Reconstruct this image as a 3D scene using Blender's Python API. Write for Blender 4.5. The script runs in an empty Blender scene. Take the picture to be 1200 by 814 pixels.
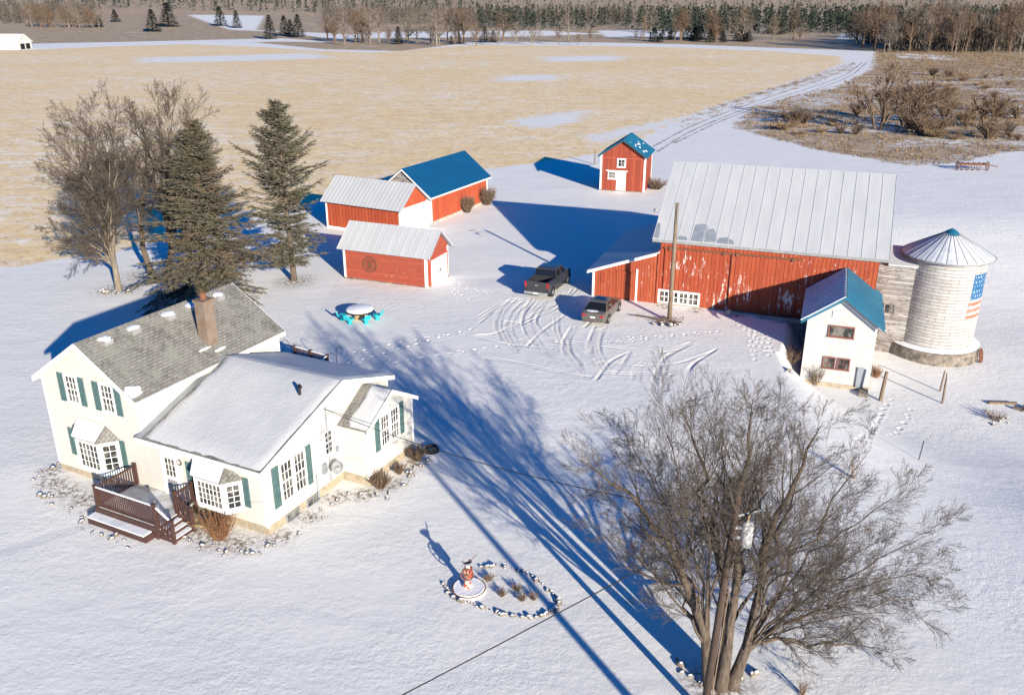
import bpy, math, random
import numpy as np
from mathutils import Vector, Matrix
R = math.radians
rnd = random.Random(7)
scn = bpy.context.scene
COL = scn.collection

# ------------------------------------------------------------------ camera model (metres; used to survey ground points)
F, PCX, PCY, YH, CH = 1034., 600., 407., -5., 21.5
TH = math.atan((PCY - YH) / F)
def ray(x, y):
    fw = np.array([0, math.cos(TH), -math.sin(TH)]); up = np.array([0, math.sin(TH), math.cos(TH)])
    return fw + np.array([1., 0, 0]) * (x - PCX) / F - up * (y - PCY) / F
def sstep(t):
    t = np.clip(t, 0, 1); return t * t * (3 - 2 * t)
DEP = -2.15                                # the ground is a storey lower on the silo side of the bank barn
def dip(x, y):
    x = np.asarray(x, float); y = np.asarray(y, float)
    x0_ = np.where(y < 52.9, 18.8 + (52.9 - y) * .6, np.where(y < 59, 18.8 + (y - 52.9) * .3587, 21 + (y - 59) * .5)); wd = np.where(y < 52.9, 1.8 + (52.9 - y) * .75, 1.5 + np.clip(y - 59, 0, 9) * .3)
    return DEP * sstep((x - x0_ + wd) / wd) * (1 - sstep((y - 63) / 30)) * sstep((y - 20) / 27)
def g(x, y, z=None):
    d = ray(x, y); zz = z or 0.
    for _ in range(1 if z is not None else 14):
        t = (zz - CH) / d[2]
        if z is None: zz = .5 * zz + .5 * float(dip(d[0] * t, d[1] * t))
    t = (zz - CH) / d[2]
    return (d[0] * t, d[1] * t)
def ggz(x, y): return float(dip(x, y))
def atY(x, y, Y):
    d = ray(x, y); t = Y / d[1]
    return Vector((d[0] * t, Y, CH + d[2] * t))

cam = bpy.data.cameras.new('camera'); co = bpy.data.objects.new('camera', cam); COL.objects.link(co)
cam.sensor_width = 36; cam.lens = F / 1200 * 36; cam.clip_end = 6000; cam.clip_start = .5
co.location = (0, 0, CH); co.rotation_euler = (math.pi / 2 - TH, 0, 0)
scn.camera = co

# ------------------------------------------------------------------ light
SUN_EL, SUN_AZ = 15.9, -62.6          # azimuth counter-clockwise from +X
w = bpy.data.worlds.new('World'); scn.world = w; w.use_nodes = True
nt = w.node_tree; bg = nt.nodes['Background']
sky = nt.nodes.new('ShaderNodeTexSky'); sky.sky_type = 'NISHITA'; sky.sun_disc = False
sky.sun_elevation = R(SUN_EL); sky.sun_rotation = R(90 - SUN_AZ); sky.ozone_density = 10.0; sky.dust_density = .2; sky.air_density = 1.0
hsv = nt.nodes.new('ShaderNodeHueSaturation'); hsv.inputs['Saturation'].default_value = 1.15
nt.links.new(sky.outputs[0], hsv.inputs['Color']); nt.links.new(hsv.outputs[0], bg.inputs[0]); bg.inputs[1].default_value = .08
sl = bpy.data.lights.new('sun', 'SUN'); sl.energy = 5.0; sl.angle = R(.5); sl.color = (1, .90, .73)
so = bpy.data.objects.new('sun', sl); COL.objects.link(so)
sd = Vector((math.cos(R(SUN_EL)) * math.cos(R(SUN_AZ)), math.cos(R(SUN_EL)) * math.sin(R(SUN_AZ)), math.sin(R(SUN_EL))))
so.rotation_euler = sd.to_track_quat('Z', 'Y').to_euler(); so.location = sd * 100
vs = scn.view_settings; vs.view_transform = 'Standard'; vs.look = 'None'; vs.gamma = 1; vs.exposure = .94; vs.use_curve_mapping = False

# ------------------------------------------------------------------ materials
def newmat(name, rough=.8, spec=.3, metal=0):
    m = bpy.data.materials.new(name); m.use_nodes = True
    n = m.node_tree; b = n.nodes['Principled BSDF']
    b.inputs['Roughness'].default_value = rough; b.inputs['Specular IOR Level'].default_value = spec; b.inputs['Metallic'].default_value = metal
    return m, n, b
def nd(n, t, **k):
    x = n.nodes.new(t)
    for a, v in k.items():
        if a in x.inputs: x.inputs[a].default_value = v
        else: setattr(x, a, v)
    return x
def lk(n, a, b): n.links.new(a, b)
def coords(n, scale=(1, 1, 1), rot=(0, 0, 0)):
    tc = nd(n, 'ShaderNodeTexCoord'); mp = nd(n, 'ShaderNodeMapping'); mp.inputs['Scale'].default_value = scale; mp.inputs['Rotation'].default_value = rot
    lk(n, tc.outputs['Object'], mp.inputs['Vector']); return mp.outputs[0]
def noise(n, vec, scale, detail=4, rough=.6):
    x = nd(n, 'ShaderNodeTexNoise'); x.inputs['Scale'].default_value = scale; x.inputs['Detail'].default_value = detail; x.inputs['Roughness'].default_value = rough
    lk(n, vec, x.inputs['Vector']); return x.outputs['Fac']
def ramp(n, fac, a, b, ca=(0, 0, 0, 1), cb=(1, 1, 1, 1)):
    r = nd(n, 'ShaderNodeValToRGB'); r.color_ramp.elements[0].position = a; r.color_ramp.elements[1].position = b
    r.color_ramp.elements[0].color = ca; r.color_ramp.elements[1].color = cb
    lk(n, fac, r.inputs[0]); return r.outputs[0]
def mix(n, fac, a, b):
    m = nd(n, 'ShaderNodeMix', data_type='RGBA')
    if isinstance(fac, float): m.inputs[0].default_value = fac
    else: lk(n, fac, m.inputs[0])
    for i, c in ((6, a), (7, b)):
        if isinstance(c, tuple): m.inputs[i].default_value = (*c[:3], 1)
        else: lk(n, c, m.inputs[i])
    return m.outputs[2]
def mth(n, op, a, b=0., clamp=False):
    m = nd(n, 'ShaderNodeMath', operation=op); m.use_clamp = clamp
    for i, c in ((0, a), (1, b)):
        if isinstance(c, (int, float)): m.inputs[i].default_value = c
        else: lk(n, c, m.inputs[i])
    return m.outputs[0]
def bump(n, b, h, dist, strength=1.):
    x = nd(n, 'ShaderNodeBump'); x.inputs['Distance'].default_value = dist; x.inputs['Strength'].default_value = strength
    lk(n, h, x.inputs['Height']); lk(n, x.outputs[0], b.inputs['Normal'])
def simple(name, c, c2=None, scale=3., rough=.8, spec=.3, metal=0, bmp=0., bscale=None, stretch=(1, 1, 1), lo=.35, hi=.65):
    m, n, b = newmat(name, rough, spec, metal)
    v = coords(n, stretch)
    if c2 is None: c2 = tuple(x * .82 for x in c)
    f = noise(n, v, scale)
    lk(n, mix(n, ramp(n, f, lo, hi), c, c2), b.inputs['Base Color'])
    if bmp: bump(n, b, noise(n, v, bscale or scale * 4), bmp)
    return m
M = {}
SNOW = (.80, .83, .87)
M['snow'] = simple('thin_roof_snow', (.55, .56, .57), (.50, .51, .53), .5, .6, .3, bmp=.02, bscale=6)
M['snowcap'] = simple('snow_cap', (.82, .84, .88), (.78, .80, .85), 3, .6, .3, bmp=.02, bscale=9)

M['metal'] = simple('pale_metal_roof', (.455, .47, .495), (.40, .415, .44), .45, .5, .4, stretch=(3, .5, 1), lo=.3, hi=.7)
def ground_mat():
    m, n, b = newmat('snowy_ground', .7, .25)
    v = coords(n)
    at1 = nd(n, 'ShaderNodeAttribute', attribute_name='straw').outputs['Fac']
    at2 = nd(n, 'ShaderNodeAttribute', attribute_name='scrub').outputs['Fac']
    at3 = nd(n, 'ShaderNodeAttribute', attribute_name='patch').outputs['Fac']
    # snow
    big = noise(n, v, .12, 3); fine = noise(n, v, 7, 5, .7)
    snow = mix(n, ramp(n, big, .35, .7), (.80, .79, .765), (.755, .75, .735))
    snow = mix(n, ramp(n, fine, .66, .74), snow, (.60, .61, .64))
    # straw stubble with snow between the rows
    vs_ = coords(n, (.7, 1.3, 1), (0, 0, R(4)))
    s1 = noise(n, vs_, 1.6, 8, .85); s2 = noise(n, coords(n, (1, 1.2, 1)), .05, 6, .7)
    sfac = mth(n, 'ADD', mth(n, 'MULTIPLY', s1, 1.1), mth(n, 'MULTIPLY', s2, .4))
    strawc = mix(n, ramp(n, noise(n, coords(n), .3, 8, .8), .42, .58), (.88, .66, .34), (.76, .55, .28))
    g1 = ramp(n, noise(n, coords(n, (.9, 1.1, 1)), 1.1, 3, .6), .50, .60); g2 = ramp(n, noise(n, coords(n, (.7, 1.2, 1)), .22, 4, .65), .47, .60)
    g3 = ramp(n, noise(n, coords(n, (.8, 1.2, 1), (0, 0, R(8))), .022, 5, .6), .40, .62)
    gf = mth(n, 'MULTIPLY', mth(n, 'ADD', mth(n, 'MULTIPLY', g1, .55), mth(n, 'MULTIPLY', g2, .45)), mth(n, 'ADD', mth(n, 'MULTIPLY', g3, .65), .35))
    wv = nd(n, 'ShaderNodeTexWave', wave_type='BANDS', bands_direction='Y'); wv.inputs['Scale'].default_value = .09; wv.inputs['Distortion'].default_value = 2.5; wv.inputs['Detail'].default_value = 3; wv.inputs['Detail Scale'].default_value = .4; lk(n, coords(n, (1, 1, 1), (0, 0, R(-7))), wv.inputs['Vector'])
    gf = mth(n, 'MULTIPLY', gf, mth(n, 'ADD', .72, mth(n, 'MULTIPLY', wv.outputs['Fac'], .5)), True)
    straw = mix(n, gf, strawc, (.92, .89, .84))
    straw = mix(n, ramp(n, noise(n, coords(n, (1, 1.3, 1)), .9, 3, .7), .60, .66), straw, (.46, .32, .18))
    straw = mix(n, ramp(n, noise(n, coords(n, (.5, 1.5, 1)), .05, 4), .66, .76), straw, (.78, .77, .76))
    # scrub: brown grass with snow patches
    c1 = noise(n, v, 1.1, 6, .7); c2 = noise(n, coords(n, (.6, 1.2, 1)), .06, 5, .65)
    cf = mth(n, 'ADD', mth(n, 'MULTIPLY', c1, .65), mth(n, 'MULTIPLY', c2, .65))
    spy = nd(n, 'ShaderNodeSeparateXYZ'); lk(n, v, spy.inputs[0]); mr = nd(n, 'ShaderNodeMapRange'); mr.inputs['From Min'].default_value = 240; mr.inputs['From Max'].default_value = 380; mr.inputs['To Max'].default_value = .10; lk(n, spy.outputs[1], mr.inputs[0])
    cf = mth(n, 'SUBTRACT', cf, mr.outputs[0])
    scr = mix(n, ramp(n, noise(n, v, .25, 5), .35, .65), (.32, .225, .135), (.50, .39, .25))
    scrub = mix(n, ramp(n, cf, .65, .76), scr, (.78, .79, .82))
    en = mth(n, 'MULTIPLY', mth(n, 'SUBTRACT', noise(n, v, .5, 6, .75), .5), 1.3)
    f1 = ramp(n, mth(n, 'ADD', at1, en), .42, .62); f2 = ramp(n, mth(n, 'ADD', at2, en), .42, .60)
    # thin snow beside walls and under trees shows brown grass and earth
    c = mix(n, f1, snow, straw); c = mix(n, f2, c, scrub)
    at4 = nd(n, 'ShaderNodeAttribute', attribute_name='rutted').outputs['Fac']
    c = mix(n, mth(n, 'MULTIPLY', at4, .55), c, (.50, .48, .46))
    pf = mth(n, 'MULTIPLY', ramp(n, noise(n, v, 4, 6, .85), .47, .54), mth(n, 'MULTIPLY', at3, 1.6, True))
    c = mix(n, pf, c, (.17, .12, .08))
    lk(n, c, b.inputs['Base Color'])
    amt = ramp(n, noise(n, v, .16, 3), .36, .62, (.35, .35, .35, 1), (1, 1, 1, 1))
    h = mth(n, 'ADD', mth(n, 'MULTIPLY', mth(n, 'MULTIPLY', noise(n, v, 2.6, 7, .72), amt), 1.), mth(n, 'MULTIPLY', noise(n, coords(n, (.5, 1, 1), (0, 0, R(25))), .35, 4), 1.2))
    bump(n, b, h, .05)
    return m
M['ground'] = ground_mat()

def siding(name, c, pitch, depth, axis='z', dirt=.06):
    m, n, b = newmat(name, .55, .35)
    v = coords(n); sp = nd(n, 'ShaderNodeSeparateXYZ'); lk(n, v, sp.inputs[0])
    fr = mth(n, 'FRACT', mth(n, 'DIVIDE', sp.outputs[2], pitch))
    gap = ramp(n, fr, .0, .10, (1, 1, 1, 1), (0, 0, 0, 1))
    cc = mix(n, ramp(n, noise(n, coords(n, (2, 2, .4)), 1.5, 5), .35, .7), c, tuple(x * (1 - dirt) for x in c))
    cc = mix(n, mth(n, 'MULTIPLY', gap, .25), cc, tuple(x * .5 for x in c))
    lk(n, cc, b.inputs['Base Color']); bump(n, b, fr, depth)
    return m
M['siding'] = siding('cream_siding', (.57, .55, .505), .2, .012)
M['annexwall'] = simple('white_painted_block', (.47, .48, .485), (.40, .40, .40), 2, .7, bmp=.01, bscale=12)
M['trim'] = simple('white_trim', (.82, .82, .80), (.76, .76, .74), 4, .5)
M['graytrim'] = simple('grey_trim', (.30, .30, .31), (.22, .22, .23), 4, .6)

def boards(name, c, c2, pitch, flake, flakec=(.75, .72, .68), thr=(.62, .66), horiz=False):
    m, n, b = newmat(name, .75, .25)
    v = coords(n); sp = nd(n, 'ShaderNodeSeparateXYZ'); lk(n, v, sp.inputs[0])
    s = mth(n, 'ADD', sp.outputs[0], sp.outputs[1]) if not horiz else sp.outputs[2]
    q = mth(n, 'DIVIDE', s, pitch); fl = mth(n, 'FLOOR', q); fr = mth(n, 'FRACT', q)
    wn = nd(n, 'ShaderNodeTexWhiteNoise', noise_dimensions='1D'); lk(n, fl, wn.inputs['W'])
    base = mix(n, wn.outputs[0], c, c2)
    st = (6, 6, .7) if not horiz else (1, 1, 7)
    streak = noise(n, coords(n, st), 1.2, 5, .7)
    base = mix(n, ramp(n, streak, .45, .75), base, tuple(x * .62 for x in c))
    gap = ramp(n, fr, .04, .13, (1, 1, 1, 1), (0, 0, 0, 1))
    base = mix(n, mth(n, 'MULTIPLY', gap, .55), base, tuple(x * .3 for x in c))
    if flake:
        fk = noise(n, coords(n, (4.5, 4.5, 1.1) if not horiz else (1.5, 1.5, 5)), 1.0, 7, .8)
        big = noise(n, coords(n), .35, 3)
        ff = ramp(n, mth(n, 'ADD', fk, mth(n, 'MULTIPLY', mth(n, 'SUBTRACT', big, .5), .35)), *thr)
        base = mix(n, mth(n, 'MULTIPLY', ff, flake), base, flakec)
    lk(n, base, b.inputs['Base Color']); bump(n, b, gap, -.015)
    return m
RED = (.37, .078, .034)
M['barnred'] = boards('weathered_red_boards', RED, (.30, .052, .026), .28, .9, thr=(.585, .645))
M['leanred'] = boards('weathered_red_boards_lean', (.38, .088, .04), (.32, .06, .03), .22, .9, thr=(.60, .65))
M['shedred'] = boards('red_lap_siding', (.36, .082, .050), (.31, .065, .042), .16, .5, (.6, .35, .25), (.60, .72), True)
M['silred'] = boards('red_vertical_boards', (.40, .082, .034), (.34, .06, .028), .4, .35, (.55, .3, .2), (.60, .72))
M['granred'] = boards('granary_boards', (.32, .068, .036), (.23, .042, .026), .3, .3, (.5, .35, .28), (.60, .72))
M['oldwhite'] = boards('peeling_white_boards', (.40, .385, .375), (.20, .18, .17), .17, .9, (.13, .10, .09), (.48, .58), True)
M['whitedoor'] = simple('white_door', (.80, .80, .79), (.72, .71, .69), 1.4, .6, stretch=(3, 3, .6))
M['blueroof'] = simple('blue_metal_roof', (.005, .072, .175), (.005, .062, .155), .5, .38, .5, lo=.3, hi=.7)
M['tealroof'] = simple('teal_metal_roof', (.014, .13, .22), (.012, .105, .185), .5, .4, .5)
M['greymetal'] = simple('galvanised_metal', (.34, .37, .41), (.26, .29, .33), 2, .45, .5, .3)
M['dark'] = simple('dark_gap', (.012, .010, .010), None, 3)
M['teal'] = simple('teal_shutter', (.085, .15, .15), (.065, .12, .122), 5, .6)
M['stone'] = simple('field_stone', (.27, .235, .20), (.10, .085, .075), 2.5, .85, bmp=.03, bscale=9)
M['found'] = simple('tan_foundation', (.40, .34, .25), (.28, .235, .17), 3, .85, bmp=.015, bscale=12)
M['concrete'] = simple('concrete', (.42, .38, .33), (.28, .25, .22), 3, .85, bmp=.01)
M['deck'] = simple('brown_stained_wood', (.080, .040, .034), (.055, .028, .024), 5, .55, stretch=(1, 1, 1))
M['deckfloor'] = simple('deck_boards', (.36, .34, .31), (.66, .67, .70), 1.2, .6, bmp=.01)
M['bark'] = simple('grey_brown_bark', (.15, .115, .09), (.065, .05, .04), 6, .9, bmp=.03, bscale=22, stretch=(2, 2, .5))
M['barklight'] = simple('pale_grey_bark', (.26, .22, .18), (.14, .115, .09), 5, .9, bmp=.02, bscale=22, stretch=(2, 2, .5))
M['twig'] = simple('brown_twigs', (.092, .072, .058), (.058, .046, .038), 2, .9)
M['brush'] = simple('brown_brush', (.16, .11, .075), (.10, .07, .05), 1, .9)
M['rustbush'] = simple('rust_coloured_stems', (.22, .105, .05), (.15, .075, .04), 5, .9)
M['needle'] = simple('olive_needles', (.085, .085, .058), (.12, .10, .072), .55, .85, lo=.4, hi=.62)
M['needlebrown'] = simple('brownish_needles', (.115, .09, .064), (.08, .078, .052), .5, .85, lo=.4, hi=.6)
M['needledark'] = simple('dark_needles', (.014, .022, .018), (.026, .034, .024), .2, .85)
M['farwood'] = simple('far_wood', (.10, .082, .068), (.055, .047, .04), .05, .95)
M['pole'] = simple('weathered_pole', (.24, .18, .13), (.14, .10, .075), 3, .85, stretch=(8, 8, .6), bmp=.01)
M['poledark'] = simple('creosote_pole', (.085, .058, .045), (.055, .038, .03), 3, .8, stretch=(8, 8, .6), bmp=.01)
M['wire'] = simple('black_wire', (.02, .02, .022), None, 3, .6)
M['tyre'] = simple('rubber', (.02, .02, .02), None, 3, .8)
M['rim'] = simple('alloy', (.42, .43, .45), None, 3, .3, .5, .8)
M['carpaint'] = simple('dark_grey_paint', (.06, .062, .07), (.05, .052, .058), 1, .25, .6, .4)
M['sedanpaint'] = simple('bronze_grey_paint', (.14, .128, .115), (.11, .10, .09), 1, .3, .6, .25)
M['chrome'] = simple('bright_bumper', (.55, .56, .58), None, 3, .25, .6, .7)
M['redlens'] = simple('red_lens', (.35, .012, .015), None, 3, .25, .6)
M['plate'] = simple('pale_plate', (.70, .72, .74), None, 3, .4)
M['plastic'] = simple('black_plastic', (.02, .02, .022), None, 3, .6)
M['turq'] = simple('turquoise_paint', (.03, .52, .58), (.02, .40, .48), 4, .5)
M['tan'] = simple('tan_wood', (.42, .31, .18), (.30, .22, .13), 4, .8)
M['redpaint'] = simple('faded_red_paint', (.45, .05, .035), (.38, .12, .09), 9, .6)
M['rust'] = simple('rusty_iron', (.20, .085, .045), (.12, .06, .04), 6, .8)
M['flagblue'] = simple('painted_blue', (.012, .085, .22), (.10, .22, .34), 6, .7, lo=.45, hi=.75)
M['flagred'] = simple('painted_orange_red', (.36, .10, .05), (.48, .32, .26), 6, .7, lo=.45, hi=.75)
M['straw'] = simple('dry_grass', (.27, .195, .125), (.19, .13, .08), .3, .9)
M['brick'] = simple('chimney_brick', (.17, .115, .085), (.21, .17, .14), 3, .85, bmp=.01, bscale=10)
M['rut'] = simple('rut_earth', (.24, .20, .17), (.62, .63, .65), .8, .9, lo=.42, hi=.6)

def glass_mat():
    m, n, b = newmat('window_glass', .08, .5)
    f = ramp(n, noise(n, coords(n), 1.7, 3), .45, .6)
    lk(n, mix(n, f, (.02, .022, .025), (.16, .15, .13)), b.inputs['Base Color']); return m
M['glass'] = glass_mat()
M['carglass'] = simple('car_glass', (.012, .013, .016), None, 3, .06, .6)

def shingles():
    m, n, b = newmat('grey_shingles', .85, .2)
    tc = nd(n, 'ShaderNodeTexCoord'); mp = nd(n, 'ShaderNodeMapping'); lk(n, tc.outputs['Object'], mp.inputs[0]); mp.inputs['Rotation'].default_value = (0, 0, R(90))
    br = nd(n, 'ShaderNodeTexBrick'); br.inputs['Scale'].default_value = 1; br.inputs['Brick Width'].default_value = .32; br.inputs['Row Height'].default_value = .14; br.inputs['Mortar Size'].default_value = .012
    br.inputs['Color1'].default_value = (.18, .172, .165, 1); br.inputs['Color2'].default_value = (.26, .25, .235, 1); br.inputs['Mortar'].default_value = (.08, .075, .07, 1)
    lk(n, mp.outputs[0], br.inputs['Vector'])
    c = mix(n, ramp(n, noise(n, coords(n), .8, 5, .7), .40, .62), br.outputs['Color'], (.24, .235, .21))
    c = mix(n, ramp(n, noise(n, coords(n), 1.1, 7, .8), .50, .66), c, (.11, .105, .09))
    c = mix(n, ramp(n, noise(n, coords(n), 3.6, 6, .85), .62, .68), c, (.42, .42, .42))
    lk(n, c, b.inputs['Base Color']); bump(n, b, br.outputs['Fac'], -.02)
    return m
M['shingle'] = shingles()
def silomat():
    m, n, b = newmat('white_silo_block', .8, .25)
    v = nd(n, 'ShaderNodeTexCoord').outputs['Object']
    sp = nd(n, 'ShaderNodeSeparateXYZ'); lk(n, v, sp.inputs[0])
    ang = mth(n, 'ARCTAN2', sp.outputs[1], sp.outputs[0])
    cb = nd(n, 'ShaderNodeCombineXYZ'); lk(n, mth(n, 'MULTIPLY', ang, 2.35), cb.inputs[0]); lk(n, sp.outputs[2], cb.inputs[1])
    br = nd(n, 'ShaderNodeTexBrick'); br.inputs['Scale'].default_value = 1; br.inputs['Brick Width'].default_value = .95; br.inputs['Row Height'].default_value = .21; br.inputs['Mortar Size'].default_value = .013
    br.inputs['Color1'].default_value = (.47, .465, .46, 1); br.inputs['Color2'].default_value = (.38, .355, .34, 1); br.inputs['Mortar'].default_value = (.17, .13, .11, 1); br.inputs['Mortar Smooth'].default_value = .5
    wob = nd(n, 'ShaderNodeVectorMath', operation='ADD'); lk(n, cb.outputs[0], wob.inputs[0])
    nn = nd(n, 'ShaderNodeTexNoise'); nn.inputs['Scale'].default_value = 2.5; nn.inputs['Detail'].default_value = 3; lk(n, v, nn.inputs['Vector'])
    sc = nd(n, 'ShaderNodeVectorMath', operation='SCALE'); lk(n, nn.outputs['Color'], sc.inputs[0]); sc.inputs['Scale'].default_value = .09; lk(n, sc.outputs[0], wob.inputs[1])
    lk(n, wob.outputs[0], br.inputs['Vector'])
    c = mix(n, ramp(n, noise(n, v, 2.2, 6, .8), .50, .72), br.outputs['Color'], (.46, .45, .44))
    c = mix(n, ramp(n, noise(n, coords(n, (1, 1, 2.2)), 5, 6, .8), .58, .66), c, (.27, .20, .17))
    lk(n, c, b.inputs['Base Color']); bump(n, b, br.outputs['Fac'], -.05)
    return m
M['silo'] = silomat()

# ------------------------------------------------------------------ mesh builder
class MB:
    def __init__(s): s.v = []; s.f = []
    def add(s, vs, fs):
        o = len(s.v); s.v += [tuple(p) for p in vs]; s.f += [tuple(i + o for i in f) for f in fs]; return s
    def obox(s, o, r, n, a0, a1, d0, d1, z0, z1):
        o = Vector(o); r = Vector(r); n = Vector(n); k = Vector((0, 0, 1)); V = []
        for z in (z0, z1):
            for a, d in ((a0, d0), (a1, d0), (a1, d1), (a0, d1)): V.append(o + r * a + n * d + k * z)
        return s.add(V, [(0, 1, 2, 3), (7, 6, 5, 4), (0, 4, 5, 1), (1, 5, 6, 2), (2, 6, 7, 3), (3, 7, 4, 0)])
    def box(s, x0, x1, y0, y1, z0, z1): return s.obox((0, 0, 0), (1, 0, 0), (0, 1, 0), x0, x1, y0, y1, z0, z1)
    def slab(s, P, t):
        P = [Vector(p) for p in P]; n = (P[1] - P[0]).cross(P[2] - P[0]).normalized()
        if n.z < 0: n = -n
        Q = [p + n * t for p in P]; k = len(P)
        return s.add(P + Q, [tuple(range(k)), tuple(range(2 * k - 1, k - 1, -1))] + [(i, i + k, (i + 1) % k + k, (i + 1) % k) for i in range(k)])
    def prism(s, poly, off):
        P = [Vector(p) for p in poly]; off = Vector(off); k = len(P)
        return s.add(P + [p + off for p in P], [tuple(range(k)), tuple(range(2 * k - 1, k - 1, -1))] + [(i, i + k, (i + 1) % k + k, (i + 1) % k) for i in range(k)])
    def tube(s, pts, rs, n=6, cap=True):
        pts = [Vector(p) for p in pts]; o = len(s.v); m = len(pts)
        ref = Vector((.31, .17, .93)) if abs((pts[-1] - pts[0]).normalized().z) < .8 else Vector((1, .1, 0))
        for i, p in enumerate(pts):
            d = (pts[min(i + 1, m - 1)] - pts[max(i - 1, 0)])
            d = d.normalized() if d.length > 1e-9 else Vector((0, 0, 1))
            a = d.cross(ref).normalized(); b = d.cross(a); r = rs[i] if isinstance(rs, (list, tuple)) else rs
            for k in range(n):
                t = 2 * math.pi * k / n; s.v.append(tuple(p + a * (r * math.cos(t)) + b * (r * math.sin(t))))
        for i in range(m - 1):
            for k in range(n):
                q = (k + 1) % n; s.f.append((o + i * n + k, o + i * n + q, o + (i + 1) * n + q, o + (i + 1) * n + k))
        if cap:
            s.f.append(tuple(o + k for k in range(n - 1, -1, -1))); s.f.append(tuple(o + (m - 1) * n + k for k in range(n)))
        return s
    def lathe(s, c, prof, n=32, a0=0, a1=2 * math.pi):
        c = Vector(c); full = abs(a1 - a0 - 2 * math.pi) < 1e-6; cnt = n if full else n + 1; o = len(s.v)
        for r, z in prof:
            for k in range(cnt):
                t = a0 + (a1 - a0) * k / n; s.v.append((c.x + r * math.cos(t), c.y + r * math.sin(t), c.z + z))
        for i in range(len(prof) - 1):
            for k in range(n):
                q = (k + 1) % cnt; s.f.append((o + i * cnt + k, o + i * cnt + q, o + (i + 1) * cnt + q, o + (i + 1) * cnt + k))
        return s
    def ring(s, c, u, v, r, t, n=20, m=6):
        c = Vector(c); u = Vector(u); v = Vector(v)
        pts = [c + u * (r * math.cos(2 * math.pi * k / n)) + v * (r * math.sin(2 * math.pi * k / n)) for k in range(n + 1)]
        return s.tube(pts, t, m, False)
    def blob(s, c, rx, ry, rz, rg, n=8, m=5, jit=.18):
        V = []; c = Vector(c)
        for i in range(m + 1):
            ph = math.pi * i / m
            for k in range(n):
                t = 2 * math.pi * k / n; j = 1 + rg.uniform(-jit, jit)
                V.append(c + Vector((rx * math.sin(ph) * math.cos(t) * j, ry * math.sin(ph) * math.sin(t) * j, rz * math.cos(ph) * j if 0 < i < m else rz * math.cos(ph))))
        Fs = [(i * n + k, (i + 1) * n + k, (i + 1) * n + (k + 1) % n, i * n + (k + 1) % n) for i in range(m) for k in range(n)]
        return s.add(V, Fs)
    def mesh(s, name, mats, smooth=False):
        me = bpy.data.meshes.new(name); me.from_pydata(s.v, [], s.f)
        for m in (mats if isinstance(mats, (list, tuple)) else [mats]): me.materials.append(m)
        if smooth: me.polygons.foreach_set('use_smooth', [True] * len(me.polygons))
        me.update(); return me
def link(name, me, parent=None):
    o = bpy.data.objects.new(name, me); COL.objects.link(o)
    if parent: o.parent = parent
    return o
def fixn(me):
    import bmesh
    b = bmesh.new(); b.from_mesh(me); bmesh.ops.recalc_face_normals(b, faces=b.faces); b.to_mesh(me); b.free()
def part(name, mb, mat, parent=None, smooth=False):
    me = mb.mesh(name, mat, smooth)
    if len(mb.f) < 5000: fixn(me)
    return link(name, me, parent)
def tag(o, label=None, cat=None, group=None, kind=None):
    for k, v in (('label', label), ('category', cat), ('group', group), ('kind', kind)):
        if v: o[k] = v
    return o
def thing(name, label, cat, loc=(0, 0, 0), az=0, group=None):
    o = bpy.data.objects.new(name, None); COL.objects.link(o); o.empty_display_size = .3
    o.location = (loc[0], loc[1], loc[2] if len(loc) > 2 else ggz(*loc)); o.rotation_euler = (0, 0, R(az))
    return tag(o, label, cat, group)
def single(name, mb, mat, label, cat, group=None, loc=(0, 0, 0), az=0, smooth=False):
    o = part(name, mb, mat, None, smooth); o.location = (loc[0], loc[1], loc[2] if len(loc) > 2 else ggz(*loc[:2])); o.rotation_euler = (0, 0, R(az))
    return tag(o, label, cat, group)

X, Y, Z = Vector((1, 0, 0)), Vector((0, 1, 0)), Vector((0, 0, 1))
def window(par, o, r, n, w_, h_, nx=2, ny=3, fr=.09, mat=None, sash=True, name='window', label=None):
    """o = lower left corner on the wall, r along wall, n outward"""
    mat = mat or M['trim']; f = MB(); mb = .012
    f.obox(o, r, n, -fr, 0, .003, .07, -fr, h_ + fr); f.obox(o, r, n, w_, w_ + fr, .003, .07, -fr, h_ + fr)
    f.obox(o, r, n, 0, w_, .003, .07, -fr, 0); f.obox(o, r, n, 0, w_, .003, .07, h_, h_ + fr)
    f.obox(o, r, n, -fr - .03, w_ + fr + .03, .072, .11, -fr - .02, -fr + .04)
    for i in range(1, nx): f.obox(o, r, n, w_ * i / nx - mb, w_ * i / nx + mb, .025, .045, 0, h_)
    for j in range(1, ny):
        hh = .035 if (sash and j == ny // 2 and ny % 2 == 0) else mb
        f.obox(o, r, n, 0, w_, .026, .048, h_ * j / ny - hh, h_ * j / ny + hh)
    W = part(name, f, mat, par)
    if label: W['label'] = label
    part('pane', MB().obox(o, r, n, 0, w_, .006, .02, 0, h_), M['glass'], W)
    return W
def shutter(par, o, r, n, w_, h_):
    m = MB(); m.obox(o, r, n, 0, .05, .004, .045, 0, h_); m.obox(o, r, n, w_ - .05, w_, .004, .045, 0, h_)
    for z in (0, h_ / 2 - .03, h_ - .06): m.obox(o, r, n, .05, w_ - .05, .004, .042, z, z + .06)
    k = int(h_ / .09)
    m.obox(o, r, n, .05, w_ - .05, .004, .02, .06, h_ - .06)
    for i in range(k): m.obox(o, r, n, .05, w_ - .05, .02, .034, .08 + (h_ - .16) * i / k, .11 + (h_ - .16) * i / k)
    return part('shutter', m, M['teal'], par)
def gwall(L, W, he, hr, z0=0.):
    """solid gabled body, ridge along x"""
    return MB().prism([(0, 0, z0), (0, W, z0), (0, W, he), (0, W / 2, hr), (0, 0, he)], (L, 0, 0))
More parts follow.
